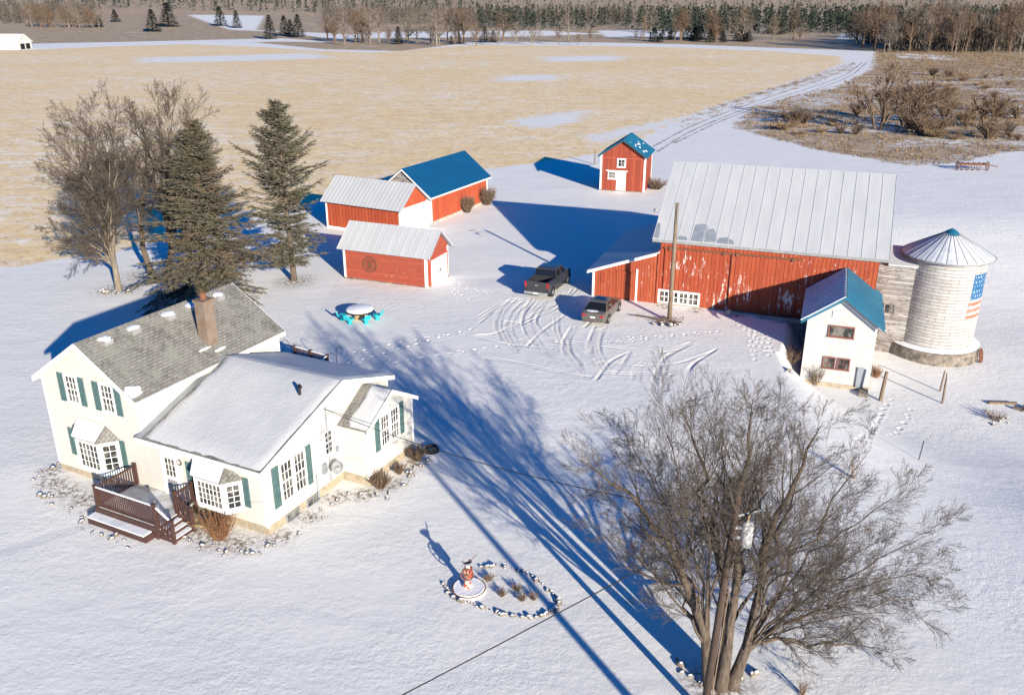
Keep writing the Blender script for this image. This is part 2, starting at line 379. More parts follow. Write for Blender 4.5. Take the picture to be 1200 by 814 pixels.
def groof(par, L, W, he, hr, ou, ov, t, mat, seam=0, seamh=.02, base=.02, name='roof', mat2=None):
    sl = (hr - he) / (W / 2); e = he - ov * sl
    pc = []
    A = MB(); b = base
    A.slab([(-ou, -ov, e + b), (L + ou, -ov, e + b), (L + ou, W / 2, hr + b), (-ou, W / 2, hr + b)], t)
    if seam:
        nrm = Vector((0, -sl, 1)).normalized(); k = int((L + 2 * ou) / seam)
        for i in range(k + 1):
            x = -ou + (L + 2 * ou - .04) * i / k
            A.slab([Vector((x, -ov, e + b)) + nrm * (t + .001), Vector((x + .04, -ov, e + b)) + nrm * (t + .001), Vector((x + .04, W / 2, hr + b)) + nrm * (t + .001), Vector((x, W / 2, hr + b)) + nrm * (t + .001)], seamh)
    B = MB()
    B.slab([(-ou, W + ov, e + b), (L + ou, W + ov, e + b), (L + ou, W / 2 + .004, hr + b), (-ou, W / 2 + .004, hr + b)], t)
    if seam:
        nrm = Vector((0, sl, 1)).normalized()
        for i in range(k + 1):
            x = -ou + (L + 2 * ou - .04) * i / k
            B.slab([Vector((x, W + ov, e + b)) + nrm * (t + .001), Vector((x + .04, W + ov, e + b)) + nrm * (t + .001), Vector((x + .04, W / 2, hr + b)) + nrm * (t + .001), Vector((x, W / 2, hr + b)) + nrm * (t + .001)], seamh)
    return part(name, A, mat, par), part(name, B, mat2 or mat, par)
def corner(par, x, y, z0, z1, w_=.14, mat=None, p=.02):
    return part('corner_trim', MB().box(x - p - (w_ if x > .5 else 0), x + p + (w_ if x <= .5 else 0), y - p - (w_ if y > .5 else 0), y + p + (w_ if y <= .5 else 0), z0, z1), mat or M['trim'], par)

# ------------------------------------------------------------------ ground
def poly_sd(px, py, poly):
    """signed distance, positive inside"""
    P = np.array(poly); n = len(P); d = np.full(px.shape, 1e18); ins = np.zeros(px.shape, bool)
    for i in range(n):
        a = P[i]; b = P[(i + 1) % n]; e = b - a; wx = px - a[0]; wy = py - a[1]
        t = np.clip((wx * e[0] + wy * e[1]) / max(e @ e, 1e-9), 0, 1)
        d = np.minimum(d, (wx - e[0] * t) ** 2 + (wy - e[1] * t) ** 2)
        c = ((a[1] > py) != (b[1] > py)) & (px < (b[0] - a[0]) * (py - a[1]) / ((b[1] - a[1]) if b[1] != a[1] else 1e-9) + a[0])
        ins ^= c
    return np.sqrt(d) * np.where(ins, 1, -1)
G = lambda pts: [g(*p) for p in pts]
field = G([(-500, 330), (20, 312), (60, 305), (130, 296), (200, 278), (300, 255), (380, 235), (440, 214), (520, 203), (590, 196), (640, 189), (700, 180), (752, 163), (800, 138), (860, 117), (920, 98), (960, 86), (988, 74), (985, 66), (900, 60), (800, 56), (700, 54), (560, 53), (500, 57), (440, 62), (380, 60), (300, 55), (220, 52), (120, 55), (24, 59), (-400, 62)])
scrubp = G([(858, 150), (900, 160), (960, 176), (1010, 184), (1060, 194), (1115, 192), (1178, 178), (1400, 170), (1500, 60), (1100, 52), (1028, 58), (1022, 82), (985, 101), (930, 114), (885, 127)])
verge = G([(780, 152), (830, 128), (890, 108), (950, 90), (1000, 74), (996, 82), (955, 97), (900, 113), (850, 130), (800, 150)])
track = G([(752, 166), (800, 142), (850, 124), (900, 109), (950, 94), (985, 80), (1000, 68), (960, 64), (1010, 61), (1026, 66), (1018, 84), (985, 102), (930, 115), (885, 128), (850, 150), (800, 172)])
farscrub = G([(-300, 55), (-300, 10), (200, 8), (330, 30), (400, 30), (800, 25), (1300, 20), (1500, 60), (1026, 60), (900, 56), (800, 52), (700, 50), (560, 49), (470, 60), (380, 58), (300, 50), (240, 47), (100, 52)])
farsnow = [G(p) for p in ([(160, 49), (330, 45), (400, 50), (330, 49), (220, 51), (20, 57), (-100, 58), (-100, 54)], [(220, 22), (310, 22), (300, 36), (400, 40), (440, 42), (400, 47), (330, 38), (270, 36)], [(420, 38), (640, 36), (700, 40), (620, 43), (430, 45)],
    [(600, 52), (690, 50), (700, 55), (610, 56)], [(700, 36), (820, 36), (830, 43), (710, 44)], [(1040, 62), (1100, 64), (1135, 71), (1060, 69)], [(990, 38), (1080, 40), (1060, 46), (980, 46)], [(1090, 215), (1240, 170), (1260, 185), (1120, 235)])]
fieldsnow = [G(p) for p in ([(600, 142), (680, 130), (672, 143), (630, 150)], [(170, 68), (360, 63), (380, 68), (260, 72), (170, 73)], [(590, 90), (640, 88), (650, 93), (590, 95)], [(640, 67), (720, 66), (720, 71), (650, 72)], [(690, 160), (790, 140), (780, 146), (700, 166)])]
def gheight(x, y):
    r = np.sqrt(x * x + y * y)
    return np.clip((r - 1000) / 1400, 0, 1) ** 1.2 * 62 + np.clip((r - 560) / 500, 0, 1) * 4 * np.clip((-x) / 300, 0, 1)
rows = []; yy = 6.
while yy < 2600: rows.append(yy); yy *= 1.0105
rows = np.array(rows); cols = np.linspace(-1.5, 1.5, 240)
gy, gs = np.meshgrid(rows, cols, indexing='ij'); gx = gs * (gy + 12)
sd = lambda p: poly_sd(gx, gy, p)
soft = .018 * gy + .5
straw = np.clip(.5 + sd(field) / soft, 0, 1)
for p in fieldsnow: straw = np.minimum(straw, np.clip(.45 - sd(p) / (soft * 4), 0, 1))
for p in (track,): straw = np.minimum(straw, np.clip(.5 - sd(p) / soft, 0, 1))
scrub = np.clip(.5 + sd(scrubp) / (soft * 1.2), 0, 1)
for p in (verge, farscrub): scrub = np.maximum(scrub, np.clip(.5 + sd(p) / soft, 0, 1))
scrub = np.maximum(scrub, np.clip((gy - 700) / 60, 0, 1))
for p in farsnow: scrub = np.minimum(scrub, np.clip(.5 - sd(p) / soft, 0, 1))
scrub = np.minimum(scrub, np.clip(.5 - sd(track) / soft, 0, 1))
tm = sd(track) > 0
# patches of bare earth: under trees and round the buildings
patchspots = [(-31, 66.3, 2.2), (-29.8, 70.2, 3), (-24.5, 64.5, 3.5), (-17.6, 68.6, 2.2), (6.9, 23.2, 1.6)]
patch = np.zeros_like(gx)
ha = R(-26.42)
for u_, v_, r_ in ((-.2, -.4, .9), (.8, -1.1, 1.), (2.0, -1.3, 1.), (3.4, -1.4, 1.), (4.6, -1.6, .9), (9.9, -.8, 1.2), (11, -1.1, 1.2), (12.3, -.9, 1.1), (13.5, .2, .8), (13.6, 2, .8), (13.6, 3.8, .8), (14.6, 4.6, .9), (15.2, 6, .9), (15.2, 8, .9)):
    patchspots.append((-22.06 + u_ * math.cos(ha) - v_ * math.sin(ha), 37.91 + u_ * math.sin(ha) + v_ * math.cos(ha), r_))
for x_, y_ in ((0.5, -.5), (3, -.6), (6, -.7), (9, -.7), (12, -.8)):
    patchspots.append((10.87 + x_ * .938 + y_ * .346, 62.62 - x_ * .346 + y_ * .938, .8))
for a, b_, r_ in patchspots: patch = np.maximum(patch, np.clip(1 - np.sqrt((gx - a) ** 2 + (gy - b_) ** 2) / r_, 0, 1))
gz = gheight(gx, gy) + dip(gx, gy)
nr, nc = gx.shape
idx = np.arange(nr * nc).reshape(nr, nc)
quads = np.stack([idx[:-1, :-1], idx[:-1, 1:], idx[1:, 1:], idx[1:, :-1]], -1).reshape(-1, 4)
cen = lambda a: (a[:-1, :-1] + a[1:, 1:]).reshape(-1) / 2
cls = np.zeros(len(quads), int); cls[cen(straw) > .5] = 1; cls[cen(scrub) > .5] = 2; cls[cen(tm.astype(float)) > .5] = 3
cls[(np.hypot(cen(gx), cen(gy)) > 1000)] = 4
vall = np.stack([gx.ravel(), gy.ravel(), gz.ravel()], 1)
for k, nm in enumerate(['snow_ground', 'stubble_field', 'scrubland', 'farm_track', 'far_hills']):
    q = quads[cls == k]
    if not len(q): continue
    used, inv = np.unique(q, return_inverse=True); inv = inv.reshape(-1, 4)
    me = bpy.data.meshes.new(nm); me.from_pydata(vall[used].tolist(), [], inv.tolist()); me.materials.append(M['ground'])
    for an, arr in (('straw', straw), ('scrub', scrub), ('patch', patch)):
        a = me.attributes.new(an, 'FLOAT', 'POINT'); a.data.foreach_set('value', arr.ravel()[used].astype(np.float32))
    me.polygons.foreach_set('use_smooth', [True] * len(me.polygons)); me.update()
    tag(link(nm, me), kind='structure')

# yard with wheel tracks and footprints: a fine sheet of snow lying on the ground
def zc(pts, ox=560, oy=290, s=4.): return [g(ox + a / s, oy + b / s) for a, b in pts]
tr = [[(165, 245), (110, 300), (90, 370), (120, 440), (170, 500)], [(215, 255), (160, 310), (140, 370), (165, 430), (200, 480)], [(245, 255), (205, 330), (215, 400), (270, 470), (370, 550)], [(285, 260), (235, 330), (250, 390), (300, 470)],
      [(320, 265), (280, 330), (275, 370), (330, 430), (400, 470)], [(360, 330), (360, 400), (400, 480), (480, 590)], [(440, 375), (405, 430), (405, 490), (450, 550), (500, 610)], [(465, 385), (430, 440), (440, 500), (490, 560)], [(540, 385), (515, 450), (515, 515)],
      [(585, 385), (555, 450), (560, 510), (600, 580)], [(1110, 490), (1030, 540), (985, 590), (990, 660), (1020, 720)], [(1000, 450), (900, 500), (850, 560), (830, 640)], [(785, 550), (745, 580), (740, 630)], [(910, 600), (870, 620), (870, 680)], [(570, 540), (750, 552), (900, 552), (1020, 520), (1110, 487)],
      [(500, 590), (700, 602), (900, 600)], [(0, 330), (100, 270), (200, 240)], [(0, 415), (100, 405), (250, 330), (400, 250), (440, 200)], [(30, 525), (200, 555), (400, 600), (520, 620)], [(370, 440), (600, 462), (850, 490), (1000, 450)], [(0, 430), (200, 470), (350, 480)],
      [(450, 195), (350, 290), (240, 340), (120, 400)], [(600, 290), (500, 380)], [(480, 260), (400, 330), (300, 400), (230, 470)], [(60, 300), (0, 350)], [(130, 350), (260, 370), (400, 440), (560, 560)], [(190, 440), (320, 500), (420, 560)], [(700, 500), (620, 540), (560, 620)], [(640, 600), (680, 560), (720, 500)]]
walks = [(zc([(700, 430), (900, 418), (1150, 400)])), zc([(600, 450), (760, 440), (900, 430)]), [g(*p) for p in [(400, 418), (460, 405), (530, 392)]], [g(*p) for p in [(408, 428), (470, 410), (560, 385)]], [g(*p) for p in [(440, 432), (500, 420), (600, 405)]],
         [g(*p) for p in [(855, 370), (880, 392), (900, 415)]], [g(*p) for p in [(862, 372), (892, 385), (905, 420)]], [g(*p) for p in [(890, 375), (880, 400), (885, 425)]], [g(*p) for p in [(1036, 482), (1025, 500), (1014, 522)]], [g(*p) for p in [(1066, 482), (1058, 498), (1040, 512)]], [g(*p) for p in [(1042, 470), (1030, 490), (1020, 505), (1000, 520)]],
         [g(*p) for p in [(527, 325), (545, 338), (580, 345)]], [g(*p) for p in [(525, 330), (540, 350), (560, 352)]]]
x0, x1, y0, y1, cs = -14.6, 30.4, 38.2, 69.6, 0.075
ax = np.arange(x0, x1, cs); ay = np.arange(y0, y1, cs); fx, fy = np.meshgrid(ax, ay)
hz = np.zeros_like(fx); rut = np.zeros_like(fx)
def seg_d(a, b):
    e = np.array(b) - np.array(a); wx = fx - a[0]; wy = fy - a[1]; t = np.clip((wx * e[0] + wy * e[1]) / max(e @ e, 1e-9), 0, 1)
    return np.sqrt((wx - e[0] * t) ** 2 + (wy - e[1] * t) ** 2)
def smoothline(P, k=4):
    P = [np.array(p) for p in P]; P = [2 * P[0] - P[1]] + P + [2 * P[-1] - P[-2]]; out = []
    for i in range(1, len(P) - 2):
        for j in range(k):
            t = j / k; out.append(.5 * ((2 * P[i]) + (-P[i - 1] + P[i + 1]) * t + (2 * P[i - 1] - 5 * P[i] + 4 * P[i + 1] - P[i + 2]) * t * t + (-P[i - 1] + 3 * P[i] - 3 * P[i + 1] + P[i + 2]) * t ** 3))
    out.append(P[-2]); return out
tr = tr + [[(a + 17 * math.cos(i * 2.4), b + 9 * math.sin(i * 2.4)) for a, b in t] for i, t in enumerate(tr)] + [[(a - 20 * math.cos(i * 1.7 + 1), b + 12 * math.sin(i * 1.3)) for a, b in t[:4]] for i, t in enumerate(tr[:13])]
for t in tr:
    L = smoothline(zc(t)); d = np.full_like(fx, 9.)
    for a, b_ in zip(L[:-1], L[1:]): d = np.minimum(d, seg_d(a, b_))
    amp = rnd.uniform(.45, 1.0); amp = amp * (.35 + .65 * np.clip(.5 + .6 * np.sin(fx * 1.9 + fy * .7 + amp * 9) + .4 * np.sin(fy * 2.7 - fx * .8), 0, 1)); hz += amp * (-.040 * np.exp(-(d / .085) ** 4) + .010 * np.exp(-((d - .2) / .07) ** 2)); rut = np.maximum(rut, amp * np.exp(-(d / .1) ** 4))
for L in walks:
    L = smoothline(L, 3); acc = 0
    for a, b_ in zip(L[:-1], L[1:]):
        n_ = max(int(np.hypot(*(b_ - a)) / .38), 1)
        for j in range(n_):
            acc += 1; p = a + (b_ - a) * j / n_ + np.array([rnd.uniform(-.1, .1), rnd.uniform(-.08, .08)]) + (.13 if acc % 2 else -.13)
            dd = ((fx - p[0]) / .10) ** 2 + ((fy - p[1]) / .14) ** 2
            hz += -.04 * np.exp(-dd) + .012 * np.exp(-(np.sqrt(dd) - 1.7) ** 2 / .3)
edge = np.minimum(np.minimum(fx - x0, x1 - fx), np.minimum(fy - y0, y1 - fy))
base = .035 * np.clip(edge / 3, 0, 1) - .012
zf = dip(fx, fy) + base + np.clip(hz, -.075, .06) * np.clip(edge / 2, 0, 1) + .075 * np.clip(edge / 3, 0, 1)
nr2, nc2 = fx.shape; id2 = np.arange(nr2 * nc2).reshape(nr2, nc2)
q2 = np.stack([id2[:-1, :-1], id2[:-1, 1:], id2[1:, 1:], id2[1:, :-1]], -1).reshape(-1, 4)
me = bpy.data.meshes.new('snow_yard'); me.from_pydata(np.stack([fx.ravel(), fy.ravel(), zf.ravel()], 1).tolist(), [], q2.tolist()); me.materials.append(M['ground'])
pa = np.zeros_like(fx)
for a, b_, r_ in patchspots: pa = np.maximum(pa, np.clip(1 - np.sqrt((fx - a) ** 2 + (fy - b_) ** 2) / r_, 0, 1))
at_ = me.attributes.new('rutted', 'FLOAT', 'POINT'); at_.data.foreach_set('value', rut.ravel().astype(np.float32))
at_ = me.attributes.new('patch', 'FLOAT', 'POINT'); at_.data.foreach_set('value', pa.ravel().astype(np.float32))
me.polygons.foreach_set('use_smooth', [True] * len(me.polygons)); me.update()
tag(link('snow_yard', me), kind='structure')
YZ = .09
for L in ([(770, 178), (810, 154), (860, 133), (905, 117), (950, 103), (990, 88), (1010, 74)], [(790, 168), (850, 140), (905, 121), (960, 104), (998, 88), (1016, 73)], [(765, 172), (815, 146), (870, 125), (930, 104), (980, 86), (1000, 74)]):
    pts = smoothline([g(*p) for p in L], 8); m = MB(); V = []; Fs = []
    for i, p in enumerate(pts):
        d = pts[min(i + 1, len(pts) - 1)] - pts[max(i - 1, 0)]; d = d / np.hypot(*d); nn_ = np.array([-d[1], d[0]]); w_ = .13 + .07 * math.sin(i * 1.7) + .0004 * p[1]
        V += [(*(p - nn_ * w_), .012), (*(p + nn_ * w_), .012)]
        if i: Fs.append((2 * i - 2, 2 * i - 1, 2 * i + 1, 2 * i))
    m.add(V, Fs); tag(part('track_rut', m, M['rut']), kind='structure')
for q0, q1 in (((1085, 228), (1180, 258)), ((1050, 219), (1090, 212))):
    pass

# ------------------------------------------------------------------ farmhouse
HX, HY, HA = -22.06, 37.91, -26.42
def hw(u, v, z=0.):
    a = R(HA); return Vector((HX + u * math.cos(a) - v * math.sin(a), HY + u * math.sin(a) + v * math.cos(a), z))
H = thing('farmhouse', 'cream farmhouse with grey shingled two-storey part and low snow-roofed wing', 'house', (HX, HY), HA)
WM, LM, HE, HR_ = 6.07, 9.49, 5.09, 7.08
WE, DW, ZE, ZR = 13.03, 9.35, 3.31, 5.08
sw = (ZR - ZE) / 5.43
part('wall', MB().prism([(0, 0, .35), (WM, 0, .35), (WM, 0, HE), (WM / 2, 0, HR_), (0, 0, HE)], (0, LM, 0)), M['siding'], H)
zb = ZR - sw * (DW - 5.43)
part('wall', MB().prism([(WM + .002, .001, .45), (WM + .002, 5.43, .45), (WM + .002, DW, .45), (WM + .002, DW, zb), (WM + .002, 5.43, ZR), (WM + .002, .001, ZE)], (WE - WM - .002, 0, 0)), M['siding'], H)
XL, XF, XD, XZ, XR = 1.47, 5.3, 3.94, 3.07, 4.18
part('wall', MB().prism([(WE, XF, .5), (WE, XF + XD, .5), (WE, XF + XD, XZ), (WE, XF + XD / 2, XR), (WE, XF, XZ)], (XL, 0, 0)), M['siding'], H)
fd = MB(); fd.box(.04, WM, .04, LM - .04, -.1, .35); fd.box(WM, WE - .04, .041, DW - .04, -.1, .45); fd.box(WE - .04, WE + XL - .04, XF + .04, XF + XD - .04, -.1, .5)
part('foundation', fd, M['found'], H)
# main roof, ridge along y
s_ = (HR_ - HE) / (WM / 2)
for sx, nm in ((-1, 'l'), (1, 'r')):
    xe = WM / 2 + sx * (WM / 2 + .28); ze = HE - .28 * s_
    m = MB().slab([(xe, -.22, ze + .02), (xe, LM + .22, ze + .02), (WM / 2 + sx * .002, LM + .22, HR_ + .02), (WM / 2 + sx * .002, -.22, HR_ + .02)], .09)
    rf = part('roof', m, M['shingle'], H)
    fa = MB().slab([(xe, -.26, ze - .16), (WM / 2 + sx * .004, -.26, HR_ - .16), (WM / 2 + sx * .004, -.26, HR_ + .10), (xe, -.26, ze + .10)], .035)
    fa.slab([(xe, LM + .23, ze - .16), (WM / 2 + sx * .004, LM + .23, HR_ - .16), (WM / 2 + sx * .004, LM + .23, HR_ + .10), (xe, LM + .23, ze + .10)], .035)
    fa.box(min(xe, xe + sx * .04), max(xe, xe + sx * .04), -.22, LM + .22, ze - .14, ze + .09)
    part('fascia', fa, M['trim'], H)
    if sx > 0:
        sn = MB()
        def rp(u, v, k=.115): return (u, v, HR_ - (u - WM / 2) * s_ + k)
        for (a, b_, c, d, q) in ((5.55, 6.3, -.2, .55, 5), (4.9, 5.0, 4.55, 5.25, 4)):
            pass
        rg = random.Random(3)
        for (u, v, ru, rv, n_) in ((5.95, .15, .32, .5, 9), (5.55, 4.9, .06, .45, 9), (5.85, 5.6, .07, .4, 9)):
            P = [rp(u + ru * math.cos(2 * math.pi * i / n_) * rg.uniform(.6, 1.1), v + rv * math.sin(2 * math.pi * i / n_) * rg.uniform(.6, 1.1), .118) for i in range(n_)]
            part('snow_patch', MB().slab(P, .03), M['snowcap'], rf)
        for v in (1.11, 2.71, 4.85, 6.33, 8.2):
            vb = MB(); u = 3.42; zz = HR_ - (u - WM / 2) * s_
            vb.box(u - .26, u + .26, v - .24, v + .24, zz - .05, zz + .2)
            vt = part('roof_vent', vb, M['graytrim'], rf)
            cap = MB().blob((u, v, zz + .21), .36 * rg.uniform(.8, 1.2), .32 * rg.uniform(.8, 1.2), .10, rg, 10, 5, .2); part('snow_cap', cap, M['snowcap'], rf)
        ch = MB(); cu, cv = 5.22, 5.5
        ch.box(cu - .3, cu + .3, cv - .33, cv + .33, 5.2, 7.75); ch.box(cu - .35, cu + .35, cv - .38, cv + .38, 7.75, 7.88)
        part('chimney', ch, M['brick'], rf)
        part('chimney_pot', MB().lathe((cu, cv, 7.88), [(.0, .0), (.17, 0), (.15, .32), (.18, .36), (.1, .37), (0, .2)], 12), M['rust'], rf)
# wing roof under snow
e0 = ZE - .3 * sw
P0 = [(WM + .02, -.3, e0 + .02), (WE + .22, -.3, e0 + .02), (WE + .22, 5.43, ZR + .02), (WM + .02, 5.43, ZR + .02)]
P0 = [(WM - .0, -.3, e0 + .02)] + P0[1:3] + [(WM - .0, 5.43, ZR + .02)]
P0[0] = (WM + .003, -.3, e0 + .02); P0[3] = (WM + .003, 5.43, ZR + .02)
r1 = part('roof', MB().slab(P0, .07), M['shingle'], H)
bz = ZR - sw * (DW + .3 - 5.43)
r2 = part('roof', MB().slab([(WM + .003, DW + .3, bz + .02), (WE + .22, DW + .3, bz + .02), (WE + .22, 5.434, ZR + .02), (WM + .003, 5.434, ZR + .02)], .07), M['shingle'], H)
def wavy_sheet(x0_, x1_, y0_, y1_, zf_, n, t, rg, gap):
    """snow blanket with an uneven melted rim"""
    top = []; nx = n
    V = []; Fs = []
    ys = 14
    for j in range(ys + 1):
        for i in range(nx + 1):
            fx_ = i / nx; fy_ = j / ys
            x = x0_ + (x1_ - x0_) * fx_; y = y0_ + (y1_ - y0_) * fy_
            if i in (0, nx): x += (1 if i == 0 else -1) * gap[0 if i == 0 else 1] * rg.uniform(.3, 1.3)
            if j == 0: y += gap[2] * rg.uniform(.2, 1.2)
            edge_ = i in (0, nx) or j in (0, ys)
            V.append((x, y, zf_(y) + (.0 if edge_ else t * rg.uniform(.85, 1.15))))
    for j in range(ys):
        for i in range(nx):
            a = j * (nx + 1) + i; Fs.append((a, a + 1, a + nx + 2, a + nx + 1))
    m = MB(); m.add(V, Fs); return m
rg = random.Random(11)
fz = lambda y: ZR - sw * (5.43 - y) + .10
o = part('snow_cover', wavy_sheet(WM + .35, WE + .17, -.27, 5.43, fz, 26, .07, rg, (.18, .05, .10)), M['snow'], r1, True)
o = part('snow_cover', wavy_sheet(WM + .2, WE + .2, 5.44, DW + .25, lambda y: ZR - sw * (y - 5.43) + .10, 24, .07, rg, (.1, .05, .0)), M['snow'], r2, True)
fa = MB(); fa.box(WM + .0, WE + .22, -.35, -.302, e0 - .13, e0 + .085)
fa.slab([(WE + .23, -.35, e0 - .12), (WE + .23, 5.43, ZR - .14), (WE + .23, 5.43, ZR + .11), (WE + .23, -.35, e0 + .10)], .03)
fa.slab([(WE + .23, DW + .3, bz - .12), (WE + .23, 5.432, ZR - .14), (WE + .23, 5.432, ZR + .11), (WE + .23, DW + .3, bz + .10)], .03)
part('fascia', fa, M['trim'], H)
part('valley_flashing', MB().slab([(WM + .31, -.28, e0 + .095), (WM + .35, -.28, e0 + .1), (WM + .30, 5.4, ZR + .1), (WM + .01, 5.4, ZR + .1), (WM + .01, -.28, e0 + .095)], .012), M['greymetal'], r1)
part('plumbing_vent', MB().tube([(11.94, 4.03, 4.6), (11.94, 4.03, 5.25)], .07, 8).tube([(11.94, 4.03, 5.25), (12.1, 3.95, 5.2)], .08, 8), M['plastic'], r1)
# small gabled extension roof
sx_ = (XR - XZ) / (XD / 2)
rz = lambda y: XZ + (y - XF) * sx_ if y < XF + XD / 2 else XR - (y - XF - XD / 2) * sx_
rA = part('roof', MB().slab([(WE + .003, XF - .2, rz(XF - .2) + .02), (WE + XL + .2, XF - .2, rz(XF - .2) + .02), (WE + XL + .2, XF + XD / 2, XR + .02), (WE + .003, XF + XD / 2, XR + .02)], .06), M['shingle'], H)
rB = part('roof', MB().slab([(WE + .003, XF + XD + .25, XZ - .25 * sx_ + .02), (WE + XL + .2, XF + XD + .25, XZ - .25 * sx_ + .02), (WE + XL + .2, XF + XD / 2 + .003, XR + .02), (WE + .003, XF + XD / 2 + .003, XR + .02)], .06), M['shingle'], H)
part('snow_cover', wavy_sheet(WE + .42, WE + XL + .18, XF - .18, XF + XD / 2 - .02, lambda y: rz(y) + .09, 8, .05, rg, (.14, .03, .03)), M['snow'], rA, True)
part('snow_cover', wavy_sheet(WE + .05, WE + XL + .18, XF + XD / 2 + .02, XF + XD + .22, lambda y: XR - (y - XF - XD / 2) * sx_ + .09, 8, .05, rg, (.02, .03, .03)), M['snow'], rB, True)
xf = WE + XL + .21
fa = MB().slab([(xf, XF - .22, rz(XF - .22) - .12), (xf, XF + XD / 2, XR - .12), (xf, XF + XD / 2, XR + .09), (xf, XF - .22, rz(XF - .22) + .09)], .03)
fa.slab([(xf, XF + XD + .27, XZ - .27 * sx_ - .12), (xf, XF + XD / 2 + .002, XR - .12), (xf, XF + XD / 2 + .002, XR + .09), (xf, XF + XD + .27, XZ - .27 * sx_ + .09)], .03)
part('fascia', fa, M['trim'], H)
for (x, y, z1_, a) in ((0, 0, HE, 0), (WM, LM, HE, 1), (WE, 0, ZE, 1), (WE + XL, XF, XZ, 1), (WE + XL, XF + XD, XZ, 1)):
    part('corner_trim', MB().box(x - (.09 if a else .015), x + (.015 if a else .09), y - (.015 if y < .5 or y == XF else .09), y + (.09 if y < .5 or y == XF else .015), .42, z1_ - .02), M['trim'], H)
nf = (0, -1, 0); ns = (1, 0, 0); rs = (0, 1, 0)
for u in (1.74, 4.04):
    window(H, (u, 0, 4.1), X, nf, .68, 1.25, 3, 4)
    shutter(H, (u - .56, 0, 3.98), X, nf, .38, 1.42); shutter(H, (u + .80, 0, 3.98), X, nf, .38, 1.42)
def bay(ua, ub, fa_, fb_, z0_, z1_, zt, ta, tb, nx):
    B = part('bay_window', MB().prism([(ua, 0, z0_), (ub, 0, z0_), (fb_, -.62, z0_), (fa_, -.62, z0_)], (0, 0, z1_ - z0_)), M['trim'], H)
    def sub(o_, r_, n_, w_, h_, nx_, ny_):
        f = MB(); mb = .012
        f.obox(o_, r_, n_, -.06, 0, .003, .05, -.06, h_ + .06); f.obox(o_, r_, n_, w_, w_ + .06, .003, .05, -.06, h_ + .06); f.obox(o_, r_, n_, 0, w_, .003, .05, -.06, 0); f.obox(o_, r_, n_, 0, w_, .003, .05, h_, h_ + .06)
        for i in range(1, nx_): f.obox(o_, r_, n_, w_ * i / nx_ - mb, w_ * i / nx_ + mb, .02, .04, 0, h_)
        for j in range(1, ny_): f.obox(o_, r_, n_, 0, w_, .021, .042, h_ * j / ny_ - mb, h_ * j / ny_ + mb)
        part('muntins', f, M['trim'], B); part('pane', MB().obox(o_, r_, n_, 0, w_, .004, .016, 0, h_), M['glass'], B)
    hgt = z1_ - z0_ - .5
    sub(Vector((fa_ + .14, -.62, z0_ + .28)), X, Vector(nf), fb_ - fa_ - .28, hgt, nx, 4)
    for (pa, pb) in (((fb_, -.62), (ub, 0)), ((ua, 0), (fa_, -.62))):
        a = Vector((*pa, 0)); b_ = Vector((*pb, 0)); r_ = (b_ - a).normalized(); n_ = Vector((r_.y, -r_.x, 0)); L_ = (b_ - a).length
        sub(Vector((a.x, a.y, z0_ + .28)) + r_ * .14, r_, n_, L_ - .28, hgt, 2, 4)
    rm = MB(); o1 = .14; pts = [(ua - o1, -.003, z1_ + .02), (fa_ - .05, -.62 - o1, z1_ + .02), (fb_ + .05, -.62 - o1, z1_ + .02), (ub + o1, -.003, z1_ + .02), (ta, -.003, zt), (tb, -.003, zt)]
    low = [(p[0], p[1], z1_ - .03) for p in pts[:4]]
    rm.add(pts + low, [(0, 1, 4), (1, 2, 5, 4), (2, 3, 5), (0, 6, 7, 1), (1, 7, 8, 2), (2, 8, 9, 3), (9, 8, 7, 6), (0, 4, 5, 3, 9, 6)])
    part('roof', rm, M['shingle'], B)
    q = lambda p, t, z=.0: tuple(Vector(p) + Vector((0, 0, z)))
    sm = MB(); c = Vector(pts[1]).lerp(Vector(pts[2]), .5)
    sm.slab([Vector(pts[1]) + Vector((.02, -.02, .012)), Vector(pts[2]) + Vector((-.12, -.02, .012)), Vector(pts[5]) + Vector((-.1, -.02, .012)), Vector(pts[4]) + Vector((-.04, -.02, .012))], .08)
    part('snow_cover', sm, M['snowcap'], B)
bay(1.62, 4.52, 2.5, 3.98, .95, 2.68, 3.2, 2.1, 3.9, 5)
bay(9.12, 11.82, 9.78, 11.35, .95, 2.52, 2.95, 9.3, 11.1, 6)
for u, z in ((1.16, 1.15), (4.62, 1.25), (8.66, 1.15), (11.9, 1.2)): shutter(H, (u, 0, z), X, nf, .32, 1.42)
# front door with small panes, lamp beside it
dr = part('door', MB().obox((7.3, 0, .62), X, nf, 0, .86, .004, .05, 0, 2.05), M['whitedoor'], H)
dfm = MB().obox((7.3, 0, .62), X, nf, -.11, 0, .003, .08, 0, 2.17); dfm.obox((7.3, 0, .62), X, nf, .86, .97, .003, .08, 0, 2.17); dfm.obox((7.3, 0, .62), X, nf, 0, .86, .003, .08, 2.05, 2.17)
part('frame', dfm, M['trim'], dr)
part('pane', MB().obox((7.3, 0, .62), X, nf, .13, .73, .052, .06, .98, 1.9), M['glass'], dr)
mm = MB()
for i in range(4): mm.obox((7.3, 0, .62), X, nf, .13 + .2 * i - .014, .13 + .2 * i + .014, .061, .075, .98, 1.9)
for i in range(4): mm.obox((7.3, 0, .62), X, nf, .13, .73, .0615, .074, .98 + .3 * i, 1.005 + .3 * i)
part('muntins', mm, M['trim'], dr)
part('panel', MB().obox((7.3, 0, .62), X, nf, .13, .73, .052, .062, .15, .8), M['graytrim'], dr)
part('wreath', MB().ring((8.32, -.06, 2.45), X, Z, .12, .035, 14, 6), M['needle'], H)
